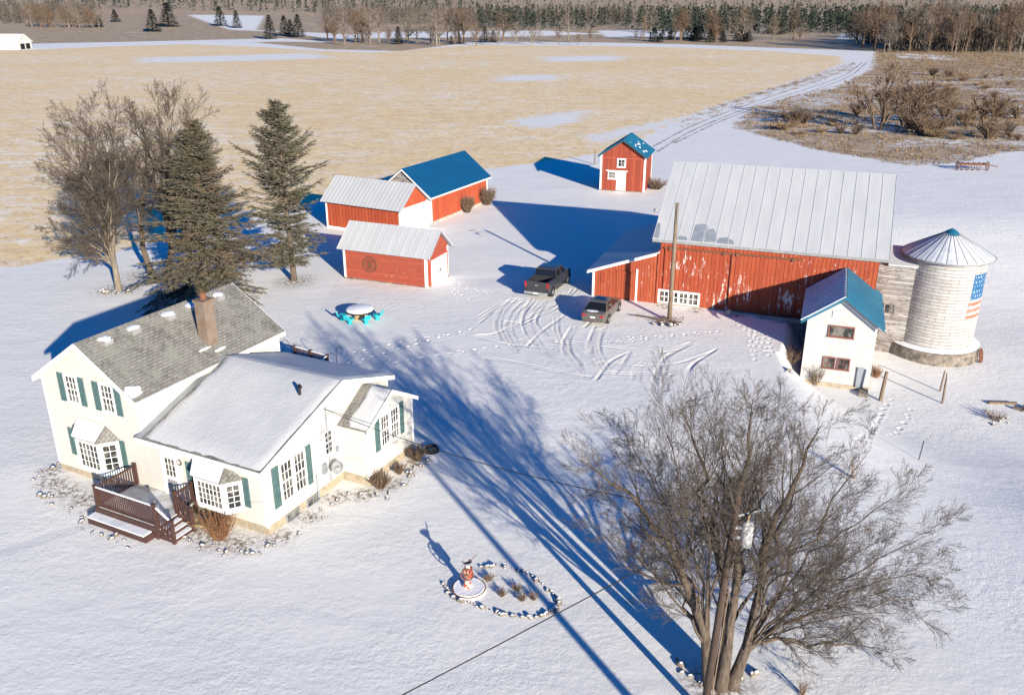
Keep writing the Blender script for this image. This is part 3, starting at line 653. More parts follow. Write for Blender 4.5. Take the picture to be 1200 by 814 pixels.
# right side windows
ws = (0, 1, 0)
for v in (1.08, 1.95): window(H, (WE, v, 1.18), rs, ns, .66, 1.75, 3, 4, .08)
shutter(H, (WE, .52, 1.05), rs, ns, .42, 1.95); shutter(H, (WE, 2.74, 1.05), rs, ns, .36, 1.95)
window(H, (WE, 4.1, 1.95), rs, ns, .52, 1.1, 2, 4, .07)
x2 = WE + XL
for v in (6.46, 7.28): window(H, (x2, v, 1.62), rs, ns, .62, 1.5, 3, 4, .08)
shutter(H, (x2, 5.98, 1.5), rs, ns, .36, 1.7); shutter(H, (x2, 8.04, 1.5), rs, ns, .36, 1.7)
for v in (1.2, 2.6): window(H, (WE - .04, v, .02), rs, ns, .8, .3, 2, 1, .04, M['greymetal'], False, name='basement_window')
part('electric_meter', MB().obox((WE, 3.75, 1.1), rs, ns, 0, .28, .004, .14, 0, .5).tube([(WE + .07, 4.3, .5), (WE + .07, 4.3, 4.3)], .035, 6).tube([(WE + .07, 3.3, .2), (WE + .07, 3.3, 1.3)], .03, 6), M['greymetal'], H)
ds = MB().lathe((0, 0, 0), [(0, .0), (.16, .02), (.30, .08), (.31, .10), (.16, .045), (0, .03)], 16)
dish = part('satellite_dish', ds, M['graytrim'], H, True); dish.location = (WE + .45, 4.25, 1.35); dish.rotation_euler = (R(20), R(75), 0)
part('dish_arm', MB().tube([(WE + .02, 4.3, 1.0), (WE + .42, 4.25, 1.3)], .03, 6).tube([(WE + .45, 4.25, 1.35), (WE + .82, 4.1, 1.5)], .02, 5), M['greymetal'], H)
part('wall_lamp', MB().box(WE + .004, WE + .12, 4.85, 5.0, 1.75, 2.0), M['graytrim'], H)
part('antenna', MB().tube([(WE + .2, 3.75, 2.9), (WE + .35, 3.75, 3.6)], .018, 5).tube([(WE + .2, 3.55, 3.2), (WE + .3, 4.05, 3.3)], .015, 5).tube([(WE + .05, 3.75, 2.9), (WE + .2, 3.75, 2.9)], .018, 5), M['greymetal'], H)

# wooden front deck
D = thing('wooden_deck', 'brown stained front deck with slatted railings and steps', 'deck', (HX, HY), HA)
a0, a1, d0, d1, dz = 5.35, 8.95, -2.25, -.03, .62
part('deck_floor', MB().box(a0, a1, d0, d1, dz - .05, dz), M['deckfloor'], D)
sk = MB().box(a0 - .03, a1 + .02, d0 - .06, d0 - .003, .05, dz - .01); sk.box(a0 - .08, a0 - .032, d0 - .06, d1, .05, dz - .01); sk.box(a0 - .1, a1 - .2, d0 - .5, d0 - .07, .02, .30)
part('skirt', sk, M['deck'], D)
part('snow_ledge', MB().box(a0 - .1, a1 - .3, d0 - .5, d0 - .07, .302, .36), M['snowcap'], D)
def railing(par, p, q, z0_, h_, snow=True, z0b=None):
    p = Vector(p); q = Vector(q); L_ = (q - p).length; r_ = (q - p).normalized(); n_ = Vector((-r_.y, r_.x, 0)); z0b = z0_ if z0b is None else z0b; m = MB(); dzz = z0b - z0_
    k = max(int(L_ / .125), 2)
    for i in range(k):
        t = (i + .5) / k; m.obox(p + Z * (z0_ + dzz * t), r_, n_, L_ * t - .022, L_ * t + .022, -.02, .02, .1, h_ - .05)
    for zz, hh in ((.06, .05), (h_ - .06, .06)):
        A_ = p + Z * (z0_ + zz); B_ = q + Z * (z0b + zz); m.add([A_ - n_ * .045, A_ + n_ * .045, B_ + n_ * .045, B_ - n_ * .045] + [x_ + Z * hh for x_ in (A_ - n_ * .045, A_ + n_ * .045, B_ + n_ * .045, B_ - n_ * .045)], [(3, 2, 1, 0), (4, 5, 6, 7), (0, 1, 5, 4), (1, 2, 6, 5), (2, 3, 7, 6), (3, 0, 4, 7)])
    rl = part('railing', m, M['deck'], par)
    if snow:
        A_ = p + Z * (z0_ + h_ + .003); B_ = q + Z * (z0b + h_ + .003)
        part('snow_line', MB().add([A_ - n_ * .05, A_ + n_ * .05, B_ + n_ * .05, B_ - n_ * .05] + [x_ + Z * .03 for x_ in (A_ - n_ * .03, A_ + n_ * .03, B_ + n_ * .03, B_ - n_ * .03)], [(3, 2, 1, 0), (4, 5, 6, 7), (0, 1, 5, 4), (1, 2, 6, 5), (2, 3, 7, 6), (3, 0, 4, 7)]), M['snowcap'], rl)
def post(par, x, y, z0_, z1_, w_=.07): part('post', MB().box(x - w_, x + w_, y - w_, y + w_, z0_, z1_).box(x - w_ - .02, x + w_ + .02, y - w_ - .02, y + w_ + .02, z1_ + .001, z1_ + .03), M['deck'], par)
railing(D, (a0 + .09, d0 + .04, 0), (a1 - .09, d0 + .04, 0), dz, .98)
railing(D, (a0 + .04, d0 + .09, 0), (a0 + .04, d1 - .1, 0), dz, .98, False)
railing(D, (a1 - .04, -1.05, 0), (a1 - .04, d1 - .08, 0), dz, .98, False)
for x, y in ((a0, d0), (a0, d1 - .06), (a1, d0), (a1, -1.1), (a1, d1 - .05)): post(D, x + (.04 if x == a0 else -.04), y + .04, .0, dz + 1.05)
st = MB()
for i in range(3): st.box(a1 + .02 + .27 * i, a1 + .31 + .27 * i, d0 + .05, -1.12, 0, dz - .17 - .16 * i)
part('step', st, M['deck'], D)
ss = MB()
for i in range(3): ss.box(a1 + .05 + .27 * i, a1 + .29 + .27 * i, d0 + .09, -1.16, dz - .168 - .16 * i, dz - .13 - .16 * i)
part('snow_on_steps', ss, M['snowcap'], D)
for y in (d0 + .05, -1.12):
    railing(D, (a1 + .08, y, 0), (a1 + .82, y, 0), dz - .05, .95, y < -2, .12); post(D, a1 + .86, y, 0, 1.12)
D2 = thing('back_deck', 'low snow-covered back deck with dark rails behind the farmhouse', 'deck', (HX, HY), HA)
D2.location.z = .42
part('deck_floor', MB().box(WM + .1, 8.0, 9.75, 13.2, .62, .70).box(1.8, WM + .09, 10.0, 13.6, .62, .70), M['deck'], D2)
part('snow_cover', MB().box(1.85, 6.1, 10.1, 13.5, .703, .86), M['snowcap'], D2)
railing(D2, (3.5, 13.6, 0), (6.1, 13.3, 0), .7, 1.1)
railing(D2, (6.1, 13.3, 0), (6.6, 11.0, 0), .7, 1.1)
for x, y in ((3.5, 13.6), (4.8, 13.45), (6.1, 13.3), (1.9, 13.5)): post(D2, x, y, 0, 1.85)
fh = hw(6.3, 13.9)
FHm = MB().tube([(0, 0, 0), (0, 0, 2.3), (.06, 0, 2.5), (.2, 0, 2.58), (.34, 0, 2.5), (.38, 0, 2.35)], .02, 5).tube([(0, 0, 2.0), (-.2, .05, 2.2), (-.42, .1, 2.15), (-.45, .1, 2.0)], .016, 5)
single('garden_hook', FHm, M['wire'], 'thin dark shepherd hook beside the back deck railing', 'garden hook', None, fh, 10)
single('garden_hook', FHm, M['wire'], 'leaning thin hook standing left of the other behind the house roof', 'garden hook', None, hw(3.2, 14.2), 200).rotation_euler[1] = R(12)

# ------------------------------------------------------------------ red shed with wheel
A = thing('red_shed', 'small red lap-sided shed with metal roof and wagon wheel on its wall', 'shed', (-13.68, 69.26), -22.63)
L_, W_, he, hr = 7.57, 3.77, 2.72, 4.3
part('wall', gwall(L_, W_, he, hr, .12), M['shedred'], A)
part('foundation', MB().box(.03, L_ - .03, .03, W_ - .03, -.05, .22).box(-.02, L_ + .02, -.02, 0, -.05, .14), M['stone'], A)
groof(A, L_, W_, he, hr, .4, .28, .06, M['metal'], .62, .025)
for x, y in ((0, 0), (L_, 0), (L_, W_), (0, W_)): corner(A, x, y, .12, he - .05, .15)
fa = MB()
for x in (L_ + .405,):
    sl = (hr - he) / (W_ / 2); fa.slab([(x, -.28, he - .28 * sl - .12), (x, W_ / 2, hr - .12), (x, W_ / 2, hr + .015), (x, -.28, he - .28 * sl + .015)], .03); fa.slab([(x, W_ + .28, he - .28 * sl - .12), (x, W_ / 2 + .002, hr - .12), (x, W_ / 2 + .002, hr + .015), (x, W_ + .28, he - .28 * sl + .015)], .03)
part('fascia', fa, M['greymetal'], A)
for i, v in enumerate((.66, 2.07)):
    dd = part('door', MB().obox((L_, v, .02), rs, ns, 0, 1.38, .006, .07, 0, 2.1), M['whitedoor'], A)
    part('handle', MB().obox((L_, v, .02), rs, ns, 1.22 if i == 0 else .1, 1.30 if i == 0 else .18, .072, .12, .85, 1.15), M['dark'], dd)
part('door_frame', MB().obox((L_, .52, .02), rs, ns, 0, .12, .004, .09, 0, 2.25).obox((L_, 3.47, .02), rs, ns, 0, .12, .004, .09, 0, 2.25).obox((L_, .64, .02), rs, ns, 0, 2.83, .004, .09, 2.12, 2.25), M['redpaint'], A)
def wagon_wheel(name, label, r, base_loc, az, tilt=0):
    m = MB().ring((0, 0, 0), X, Z, r, .045, 26, 6).ring((0, 0, 0), X, Z, r * .18, .05, 12, 6)
    for k in range(12):
        t = 2 * math.pi * k / 12; m.tube([(r * .15 * math.cos(t), 0, r * .15 * math.sin(t)), (r * math.cos(t), 0, r * math.sin(t))], .025, 5)
    o = single(name, m, M['rust'], label, 'wheel', None, base_loc, az); o.rotation_euler[0] = R(tilt); return o
a = R(-22.63); wagon_wheel('wagon_wheel', 'dark spoked wagon wheel hung on the red shed wall', .62, (-13.68 + 2.45 * math.cos(a) + -.09 * math.sin(a) * -1 * -1, 69.26 + 2.45 * math.sin(a) - .09 * math.cos(a), 1.45), -22.63)

# ------------------------------------------------------------------ long silver-roofed shed
S = thing('silver_roof_shed', 'red board shed with snowy metal roof and wide white end door', 'shed', (-18.46, 86.42), -28.65)
L_, W_, he, hr = 8.99, 4.57, 2.95, 4.75
part('wall', gwall(L_, W_, he, hr, 0), M['silred'], S)
groof(S, L_, W_, he, hr, .3, .42, .06, M['metal'], .45, .03)
for x, y in ((0, 0), (L_, 0), (L_, W_)): corner(S, x, y, 0, he - .1, .15)
part('sill_board', MB().box(0, L_, -.04, -.003, 0, .2), M['trim'], S)
part('sliding_door', MB().obox((L_, .0, .05), rs, ns, .02, W_ + .1, .008, .08, 0, 2.72), M['whitedoor'], S)
fa = MB(); sl = (hr - he) / (W_ / 2); x = L_ + .305
fa.slab([(x, -.42, he - .42 * sl - .12), (x, W_ / 2, hr - .12), (x, W_ / 2, hr + .015), (x, -.42, he - .42 * sl + .015)], .03); fa.slab([(x, W_ + .42, he - .42 * sl - .12), (x, W_ / 2 + .002, hr - .12), (x, W_ / 2 + .002, hr + .015), (x, W_ + .42, he - .42 * sl + .015)], .03)
part('fascia', fa, M['greymetal'], S)

# ------------------------------------------------------------------ blue-roofed barn shed
Bq = thing('blue_roof_shed', 'long red shed under a bright blue metal roof at the field edge', 'shed', (-8.19, 87.49), 62.92)
L_, W_, he, hr = 11.92, 6.09, 2.98, 5.35
part('wall', gwall(L_, W_, he, hr, .25), M['silred'], Bq)
part('foundation', MB().box(.02, L_ - .02, .02, W_ - .02, -.05, .25).box(-.03, L_ + .03, -.06, .0, -.05, .25), M['concrete'], Bq)
rA, rB = groof(Bq, L_, W_, he, hr, .32, .3, .06, M['blueroof'], .9, .02)
sl = (hr - he) / (W_ / 2)
part('lean_to_roof', MB().slab([(-.3, W_ + .32, he - .32 * sl - .02), (L_ + .3, W_ + .32, he - .32 * sl - .02), (L_ + .3, W_ + 3.2, he - 1.55), (-.3, W_ + 3.2, he - 1.55)], .05), M['greymetal'], Bq)
part('lean_to_wall', MB().box(0, L_, W_ + .005, W_ + 2.9, 0, 1.45), M['silred'], Bq)
part('gable_boards', MB().prism([(-.05, .95, 3.72), (-.05, W_ / 2, hr - .12), (-.05, W_ - .95, 3.72)], (.042, 0, 0)), M['oldwhite'], Bq)
fa = MB(); x = -.36
fa.slab([(x, -.3, he - .3 * sl - .14), (x, W_ / 2, hr - .14), (x, W_ / 2, hr + .015), (x, -.3, he - .3 * sl + .015)], .03); fa.slab([(x, W_ + .3, he - .3 * sl - .14), (x, W_ / 2 + .002, hr - .14), (x, W_ / 2 + .002, hr + .015), (x, W_ + .3, he - .3 * sl + .015)], .03)
fa.box(-.33, L_ + .33, -.345, -.302, he - .3 * sl - .12, he - .3 * sl + .02)
part('fascia', fa, M['trim'], Bq)
for x in (0, L_): corner(Bq, x, 0, .0, he - .1, .26 if x == 0 else .14)
# ------------------------------------------------------------------ granary
Gn = thing('granary', 'small tall red granary with teal gabled roof and white door', 'granary', (15.51, 102.95), 73.42)
L_, W_, he, hr = 5.1, 5.31, 4.25, 6.02
part('wall', gwall(L_, W_, he, hr, .1), M['granred'], Gn)
part('foundation', MB().box(.05, L_ - .05, .05, W_ - .05, -.05, .1), M['stone'], Gn)
groof(Gn, L_, W_, he, hr, .42, .28, .06, M['tealroof'], .6, .02)
for x, y in ((0, 0), (0, W_), (L_, 0)): corner(Gn, x, y, .1, he - .05, .17)
part('belt_trim', MB().obox((0, W_, 3.85), (0, -1, 0), (-1, 0, 0), 0, W_, .003, .03, 0, .08), M['redpaint'], Gn)
rn = (0, -1, 0); nn_ = (-1, 0, 0)
window(Gn, (0, 3.2, 2.95), rn, nn_, .75, .78, 2, 2, .14, sash=False)
window(Gn, (0, 4.25, 1.52), rn, nn_, .72, .72, 3, 2, .12, sash=False)
part('door', MB().obox((0, 3.36, .12), rn, nn_, 0, 1.12, .004, .06, 0, 2.18), M['whitedoor'], Gn)
part('door_rail', MB().obox((0, 4.62, 2.36), rn, nn_, 0, 2.6, .07, .13, 0, .1), M['trim'], Gn)
fa = MB(); sl = (hr - he) / (W_ / 2); x = -.46
fa.slab([(x, -.28, he - .28 * sl - .14), (x, W_ / 2, hr - .14), (x, W_ / 2, hr + .015), (x, -.28, he - .28 * sl + .015)], .03); fa.slab([(x, W_ + .28, he - .28 * sl - .14), (x, W_ / 2 + .002, hr - .14), (x, W_ / 2 + .002, hr + .015), (x, W_ + .28, he - .28 * sl + .015)], .03)
part('fascia', fa, simple('dark_teal_edge', (.02, .07, .10), None, 3), Gn)
rg = random.Random(5); sn = MB(); sl = (hr - he) / (W_ / 2)
for i in range(13):
    x = rg.uniform(-.3, L_ * .9); y = rg.triangular(-.2, 2.5, .3); r_ = rg.uniform(.05, .22); k = 7
    sn.slab([(x + 1.9 * r_ * math.cos(2 * math.pi * j / k) * rg.uniform(.6, 1), y + r_ * .8 * math.sin(2 * math.pi * j / k) * rg.uniform(.6, 1), 0) for j in range(k)], .01)
sn.v = [(x, y, z + he + y * sl + .115) for x, y, z in sn.v]
part('snow_patch', sn, M['snowcap'], Gn)

# ------------------------------------------------------------------ big barn
BX, BY, BA = 10.87, 62.62, -20.25
def bw(u, v, z=0.):
    a = R(BA); return Vector((BX + u * math.cos(a) - v * math.sin(a), BY + u * math.sin(a) + v * math.cos(a), z))
Bn = thing('main_barn', 'large weathered red barn with broad snowy standing-seam roof and lean-to', 'barn', (BX, BY), BA)
L_, W_, he, hr = 14.88, 14.0, 5.03, 9.41
part('wall', gwall(L_, W_, he, hr, .12), M['barnred'], Bn)
part('foundation', MB().box(.03, 8.8, -.03, W_ - .03, -.05, .16).box(8.8, L_ - .03, -.03, W_ - .03, -2.4, .16), M['concrete'], Bn)
rA, rB = groof(Bn, L_, W_, he, hr, .62, .12, .07, M['metal'], .86, .022)
sl = (hr - he) / (W_ / 2)
bp = MB(); nrm = Vector((0, -sl, 1)).normalized()
def brp(u, v): return Vector((u, v, he + v * sl + .02)) + nrm * .078
for pts in ([(2.15, 0), (2.2, 1.35), (2.55, 1.5), (3.05, 1.45), (3.15, .8), (3.0, .0)], [(3.1, 0), (3.2, 1.1), (3.55, 1.15), (3.85, .75), (4.0, .1)], [(4.0, 0), (4.1, .45), (4.6, .55), (5.1, .3), (5.2, 0)], [(-.58, 0), (-.57, 1.3), (-.35, 1.2), (-.2, .4), (-.2, 0)], [(1.2, 0), (1.25, .35), (1.8, .3), (1.9, 0)]):
    part('bare_metal_patch', MB().slab([brp(*p) for p in pts], .006), M['greymetal'], rA)
for x in (-.625, L_ + .59):
    fa = MB().slab([(x, -.12, he - .12 * sl - .16), (x, W_ / 2, hr - .16), (x, W_ / 2, hr + .015), (x, -.12, he - .12 * sl + .015)], .03); part('fascia', fa, M['graytrim'], Bn)
part('eave_board', MB().box(-.6, L_ + .6, -.17, -.125, he - .2, he - .03), M['graytrim'], Bn)
# sliding doors and their track
part('door_track', MB().box(.3, 9.9, -.16, -.10, 4.42, 4.52).box(.3, 9.9, -.10, -.003, 4.45, 4.50), M['rust'], Bn)
for (ua, ub) in ((.35, 5.02), (5.12, 9.75)):
    dd = part('sliding_door', MB().box(ua, ub, -.09, -.012, .42 if ua > 1 else 1.35, 4.38), M['barnred'], Bn)
    for x in (ua + .4, ub - .4): part('roller', MB().box(x - .1, x + .1, -.2, -.092, 4.3, 4.56), M['rust'], dd)
part('gap_shadow', MB().box(5.03, 5.11, -.03, -.004, .5, 4.4), M['dark'], Bn)
part('low_skid', MB().box(7.3, 10.4, -.75, -.5, .08, .3), M['concrete'], Bn); part('kerb_block', MB().box(5.2, 5.5, -1.0, -.6, 0, .5), M['concrete'], Bn)
# row of four small windows
wf = MB().box(.02, 3.12, -.10, -.004, .22, .34).box(.02, 3.12, -.10, -.004, 1.12, 1.26).box(.02, .16, -.10, -.004, .34, 1.12).box(2.98, 3.12, -.10, -.004, .34, 1.12)
for i in range(1, 4): wf.box(.16 + 2.82 * i / 4 - .08, .16 + 2.82 * i / 4 + .08, -.10, -.004, .34, 1.12)
WB = part('window', wf, M['trim'], Bn)
for i in range(4):
    c = .16 + 2.82 * (i + .5) / 4
    part('pane', MB().box(c - .28, c + .28, -.03, -.006, .34, 1.12), M['glass'], WB)
    part('muntins', MB().box(c - .025, c + .025, -.06, -.031, .34, 1.12).box(c - .28, c + .28, -.058, -.032, .70, .75), M['trim'], WB)
# lean-to
lw = MB().prism([(-5.02, .0, 0), (-5.02, 0, 2.22), (-.003, 0, 4.02), (-.003, 0, 0)], (0, 12.2, 0))
part('lean_to_wall', lw, M['leanred'], Bn)
sL = 1.8 / 5.02
part('lean_to_roof', MB().slab([(-5.4, -.28, 2.22 - .38 * sL + .02), (-.006, -.28, 4.04), (-.006, 12.5, 4.04), (-5.4, 12.5, 2.22 - .38 * sL + .02)], .10), M['snow'], Bn)
part('fascia', MB().prism([(-5.42, -.285, 2.22 - .40 * sL - .1), (-5.42, -.285, 2.22 - .40 * sL + .02), (-.2, -.285, 3.97), (-.2, -.285, 3.85)], (0, -.03, 0)), M['trim'], Bn)
part('corner_trim', MB().box(-5.05, -4.88, -.03, .1, 0, 2.15), M['trim'], Bn)
ldr = part('door', MB().box(-3.15, -1.72, -.045, -.004, .12, 2.35), M['leanred'], Bn)
part('door_brace', MB().box(-3.15, -1.72, -.075, -.047, 1.2, 1.32).box(-3.15, -1.72, -.075, -.047, 2.22, 2.3), M['leanred'], ldr)
part('door_jamb', MB().box(-1.70, -1.56, -.06, -.004, .05, 2.6), M['trim'], Bn)
part('shutter', MB().box(-4.4, -3.75, -.04, -.004, 1.3, 2.1), M['barnred'], Bn)
part('corner_board', MB().box(-.16, .0, -.06, -.006, .1, 4.2), M['leanred'], Bn)
# connecting passage between barn and silo
C1 = thing('silo_passage', 'weathered peeling white board passage joining barn and silo', 'shed', (BX, BY), BA)
part('wall', MB().box(L_ + .01, 17.3, 1.3, 3.9, -2.3, 4.3), M['oldwhite'], C1)
part('roof', MB().slab([(L_ + .64, 1.05, 4.32), (17.4, 1.05, 4.32), (17.4, 4.2, 4.9), (L_ + .64, 4.2, 4.9)], .12), M['snow'], C1)
window(C1, (15.75, 1.3, .9), X, nf, .6, .6, 2, 2, .08, M['oldwhite'], False)

# ------------------------------------------------------------------ white annex
AN = thing('milk_house', 'white painted block milk house with blue metal roof before the barn', 'milk house', (20.71 * 1.1, 46.79 * 1.1, DEP), 70.27); AN.scale = (1.1, 1.1, 1.1)
L_, W_, he, hr = 5.62, 3.81, 4.35, 5.75
part('wall', gwall(L_, W_, he, hr, .35), M['annexwall'], AN)
part('foundation', MB().box(.03, L_ - .03, .03, W_ - .03, -.05, .35).box(-.03, .0, -.02, W_ + .0, -.05, .34), M['found'], AN)
sl = (hr - he) / (W_ / 2)
groof(AN, L_, W_, he, hr, .42, .34, .05, M['tealroof'], .5, .03, mat2=simple('frosted_teal_roof', (.60, .64, .70), (.40, .50, .58), 1.2, .5, .4))
fa = MB(); x = -.46
fa.slab([(x, -.34, he - .34 * sl - .13), (x, W_ / 2, hr - .13), (x, W_ / 2, hr + .015), (x, -.34, he - .34 * sl + .015)], .03); fa.slab([(x, W_ + .34, he - .34 * sl - .13), (x, W_ / 2 + .002, hr - .13), (x, W_ / 2 + .002, hr + .015), (x, W_ + .34, he - .34 * sl + .015)], .03)
part('fascia', fa, M['tealroof'], AN)
redf = simple('dull_red_frame', (.24, .09, .07), (.18, .07, .055), 6, .7)
window(AN, (0, 2.55, 3.28), rn, nn_, 1.3, .58, 1, 1, .065, redf, False)
window(AN, (0, 2.62, 1.3), rn, nn_, .58, .62, 2, 2, .06, redf, False); window(AN, (0, 1.82, 1.3), rn, nn_, .58, .62, 2, 2, .06, redf, False)
part('hatch', MB().obox((0, 2.5, 4.4), rn, nn_, 0, .62, .004, .04, 0, .4), M['annexwall'], AN)
part('stoop', MB().box(-.9, -.04, .0, .5, 0, .28), M['stone'], AN)
part('standing_board', MB().obox((-.06, .72, .3), rn, nn_, 0, .35, 0, .05, 0, 1.25), M['greymetal'], AN)

# ------------------------------------------------------------------ silo
SL = thing('silo', 'squat whitewashed masonry silo with conical metal roof and painted flag', 'silo', (27.33 * 1.1, 53.56 * 1.1, DEP), 0); SL.scale = (1.1, 1.1, 1.1)
part('wall', MB().lathe((0, 0, 0), [(2.40, .9), (2.35, 1.2), (2.35, 6.5), (0, 6.5)], 64), M['silo'], SL, False)
part('plinth', MB().lathe((-.1, -.15, 0), [(2.85, -.05), (2.82, .75), (2.7, .86), (0, .87)], 48), M['stone'], SL, False)
part('snow_ledge', MB().lathe((-.1, -.15, 0), [(2.80, .875), (2.72, .93), (2.3, .95), (0, .95)], 48), M['snowcap'], SL, True)
k = 28; m = MB(); V = [(0, 0, 8.05)]; 
for i in range(k * 2): V.append((2.68 * math.cos(math.pi * i / k), 2.68 * math.sin(math.pi * i / k), 6.5 + (.015 if i % 2 else 0)))
m.add(V, [(0, 1 + i, 1 + (i + 1) % (2 * k)) for i in range(2 * k)]); m.lathe((0, 0, 0), [(2.68, 6.5), (2.70, 6.42), (2.3, 6.44), (0, 6.45)], 56)
cr = part('roof', m, simple('frosty_roof_metal', (.66, .68, .71), (.50, .54, .58), 1.5, .5, .4), SL)
rb = MB()
for i in range(28):
    t = 2 * math.pi * i / 28; rb.tube([(.35 * math.cos(t), .35 * math.sin(t), 7.87), (2.68 * math.cos(t), 2.68 * math.sin(t), 6.54)], .013, 4)
part('seam', rb, M['graytrim'], cr)
part('roof_cap', MB().lathe((0, 0, 0), [(.55, 7.74), (.3, 7.95), (0, 8.12)], 16), M['tealroof'], cr)
part('rim', MB().ring((0, 0, 6.47), X, Y, 2.7, .045, 56, 5), M['graytrim'], cr)
# flag mural painted on the curved wall
def curve_patch(t0, t1, z0_, z1_, r, n=10):
    m = MB(); V = []
    for i in range(n + 1):
        t = t0 + (t1 - t0) * i / n; V += [(r * math.cos(t), r * math.sin(t), z0_), (r * math.cos(t), r * math.sin(t), z1_)]
    return m.add(V, [(2 * i, 2 * i + 2, 2 * i + 3, 2 * i + 1) for i in range(n)])
tc = math.atan2(-53.56, -27.33); t0, t1 = tc + R(46), tc + R(80)
part('painted_flag_field', curve_patch(t0, t1, 4.15, 5.75, 2.358), M['flagblue'], SL)
fs = MB()
for i in range(3):
    c = curve_patch(t0 - R(2), t1, 3.78 - .42 * i, 3.93 - .42 * i, 2.358); fs.add(c.v, c.f)
part('painted_flag_stripes', fs, M['flagred'], SL)
stq = MB(); rg = random.Random(2)
for i in range(5):
    for j in range(5):
        t = t0 + (t1 - t0) * (i + .5 + .35 * (j % 2) + rg.uniform(-.12, .12)) / 5.6; c = curve_patch(t - .009, t + .009, 4.30 + .3 * j + rg.uniform(0, .1), 4.42 + .3 * j, 2.362, 2); stq.add(c.v, c.f)
part('painted_stars', stq, M['trim'], SL)
wagon_wheel('iron_wheel', 'iron spoked wheel leaning against the silo plinth', .48, (29.55 * 1.1, 51.45 * 1.1, DEP + .5), 52, -12)

# ------------------------------------------------------------------ vehicles (x forward, y left)
def wheel(par, x, y, r, w_=.24):
    s = 1 if y > 0 else -1
    T = part('wheel', MB().lathe((0, 0, 0), [(r * .62, -w_ / 2), (r * .95, -w_ / 2), (r, -w_ * .35), (r, w_ * .35), (r * .95, w_ / 2), (r * .62, w_ / 2)], 22), M['tyre'], par, False)
    rimm = MB().lathe((0, 0, 0), [(0, w_ * .30), (r * .18, w_ * .34), (r * .2, w_ * .2), (r * .56, w_ * .2), (r * .62, w_ * .46), (r * .63, -w_ * .4), (0, -w_ * .4)], 22)
    for k in range(6):
        t = math.pi * k / 3; rimm.tube([(0, 0, w_ * .3), (r * .6 * math.cos(t), r * .6 * math.sin(t), w_ * .38)], r * .07, 5)
    rm_ = part('rim', rimm, M['rim'], T); T.location = (x, y, r + YZ); T.rotation_euler = (R(-90 * s), 0, 0)
def loft(secs):
    """secs: list of (x, [(y,z)...]) half sections from bottom centre up to top centre"""
    m = MB(); V = []; n = len(secs[0][1])
    for x, s in secs:
        V += [(x, y, z) for y, z in s] + [(x, -y, z) for y, z in reversed(s)]
    k = 2 * n; Fs = []
    for i in range(len(secs) - 1):
        for j in range(k): Fs.append((i * k + j, i * k + (j + 1) % k, (i + 1) * k + (j + 1) % k, (i + 1) * k + j))
    Fs.append(tuple(range(k - 1, -1, -1))); Fs.append(tuple((len(secs) - 1) * k + j for j in range(k)))
    return m.add(V, Fs)
def subsurf(o, lv=2):
    md = o.modifiers.new('s', 'SUBSURF'); md.levels = lv; md.render_levels = lv
p = g(628, 352); TK = thing('pickup_truck', 'dark grey crew cab pickup truck parked tail toward the yard', 'pickup truck', (p[0] + .3, p[1] + .1), 67.5)
TK.location = (p[0], p[1], 0)
# origin at rear bumper centre, on the snow
def tz(z): return z + YZ
bsec = lambda w_, zb_, zt_: [(w_ * .5, tz(zb_)), (w_ * .96, tz(zb_ + .04)), (w_, tz(zb_ + .3)), (w_, tz(zt_ - .22)), (w_ * .96, tz(zt_ - .03)), (w_ * .90, tz(zt_)), (w_ * .5, tz(zt_))]
m = loft([(.12, bsec(.95, .55, 1.33)), (.3, bsec(.97, .45, 1.36)), (2.0, bsec(.98, .42, 1.34)), (2.05, bsec(.98, .42, 1.12)), (4.0, bsec(.98, .42, 1.12)), (4.15, bsec(.98, .42, 1.2)), (5.2, bsec(.96, .42, 1.15)), (5.55, bsec(.86, .45, 1.02))])
# cut an open bed by building the box from walls
bed = MB(); 
cabb = loft([(1.95, bsec(.98, .42, 1.34)), (2.02, bsec(.98, .42, 1.34)), (4.0, bsec(.98, .42, 1.24)), (4.2, bsec(.97, .42, 1.22)), (5.2, bsec(.95, .42, 1.16)), (5.45, bsec(.90, .44, 1.08)), (5.62, bsec(.78, .5, .95))])
part('body', cabb, M['carpaint'], TK)
bd = MB()
for s in (1, -1):
    bd.box(.14, 1.95, *sorted((s * .80, s * .98)), tz(.50), tz(1.34))
bd.box(.14, 1.95, -.80, .80, tz(.50), tz(.78)); bd.box(1.84, 1.949, -.80, .80, tz(.78), tz(1.34))
part('bed', bd, M['carpaint'], TK)
part('bed_liner', MB().box(.19, 1.83, -.79, .79, tz(.782), tz(.80)).box(.2, 1.82, .782, .797, tz(.80), tz(1.30)).box(.2, 1.82, -.797, -.782, tz(.80), tz(1.30)), M['plastic'], TK)
part('snow_in_bed', MB().blob((.85, .42, tz(.80)), .55, .3, .07, random.Random(4)), M['snowcap'], TK)
tg = part('tailgate', MB().box(.09, .139, -.80, .80, tz(.62), tz(1.36)), M['carpaint'], TK)
part('emblem', MB().box(.075, .088, -.11, .11, tz(1.05), tz(1.13)), M['chrome'], tg)
part('handle', MB().box(.075, .088, -.12, .12, tz(1.2), tz(1.25)), M['plastic'], tg)
bm = part('bumper', MB().box(-.12, .13, -.93, .93, tz(.42), tz(.60)), M['chrome'], TK)
part('licence_plate', MB().box(-.135, -.122, -.16, .16, tz(.44), tz(.58)), M['plate'], bm)
for s in (1, -1): part('tail_light', MB().box(.085, .17, *sorted((s * .805, s * .97)), tz(.90), tz(1.32)), M['redlens'], TK)
gh = lambda w_, w2, zb_, zt_: [(w_ * .6, tz(zb_)), (w_, tz(zb_)), (w2 + .04, tz(zt_ - .08)), (w2, tz(zt_)), (w2 * .5, tz(zt_ + .02))]
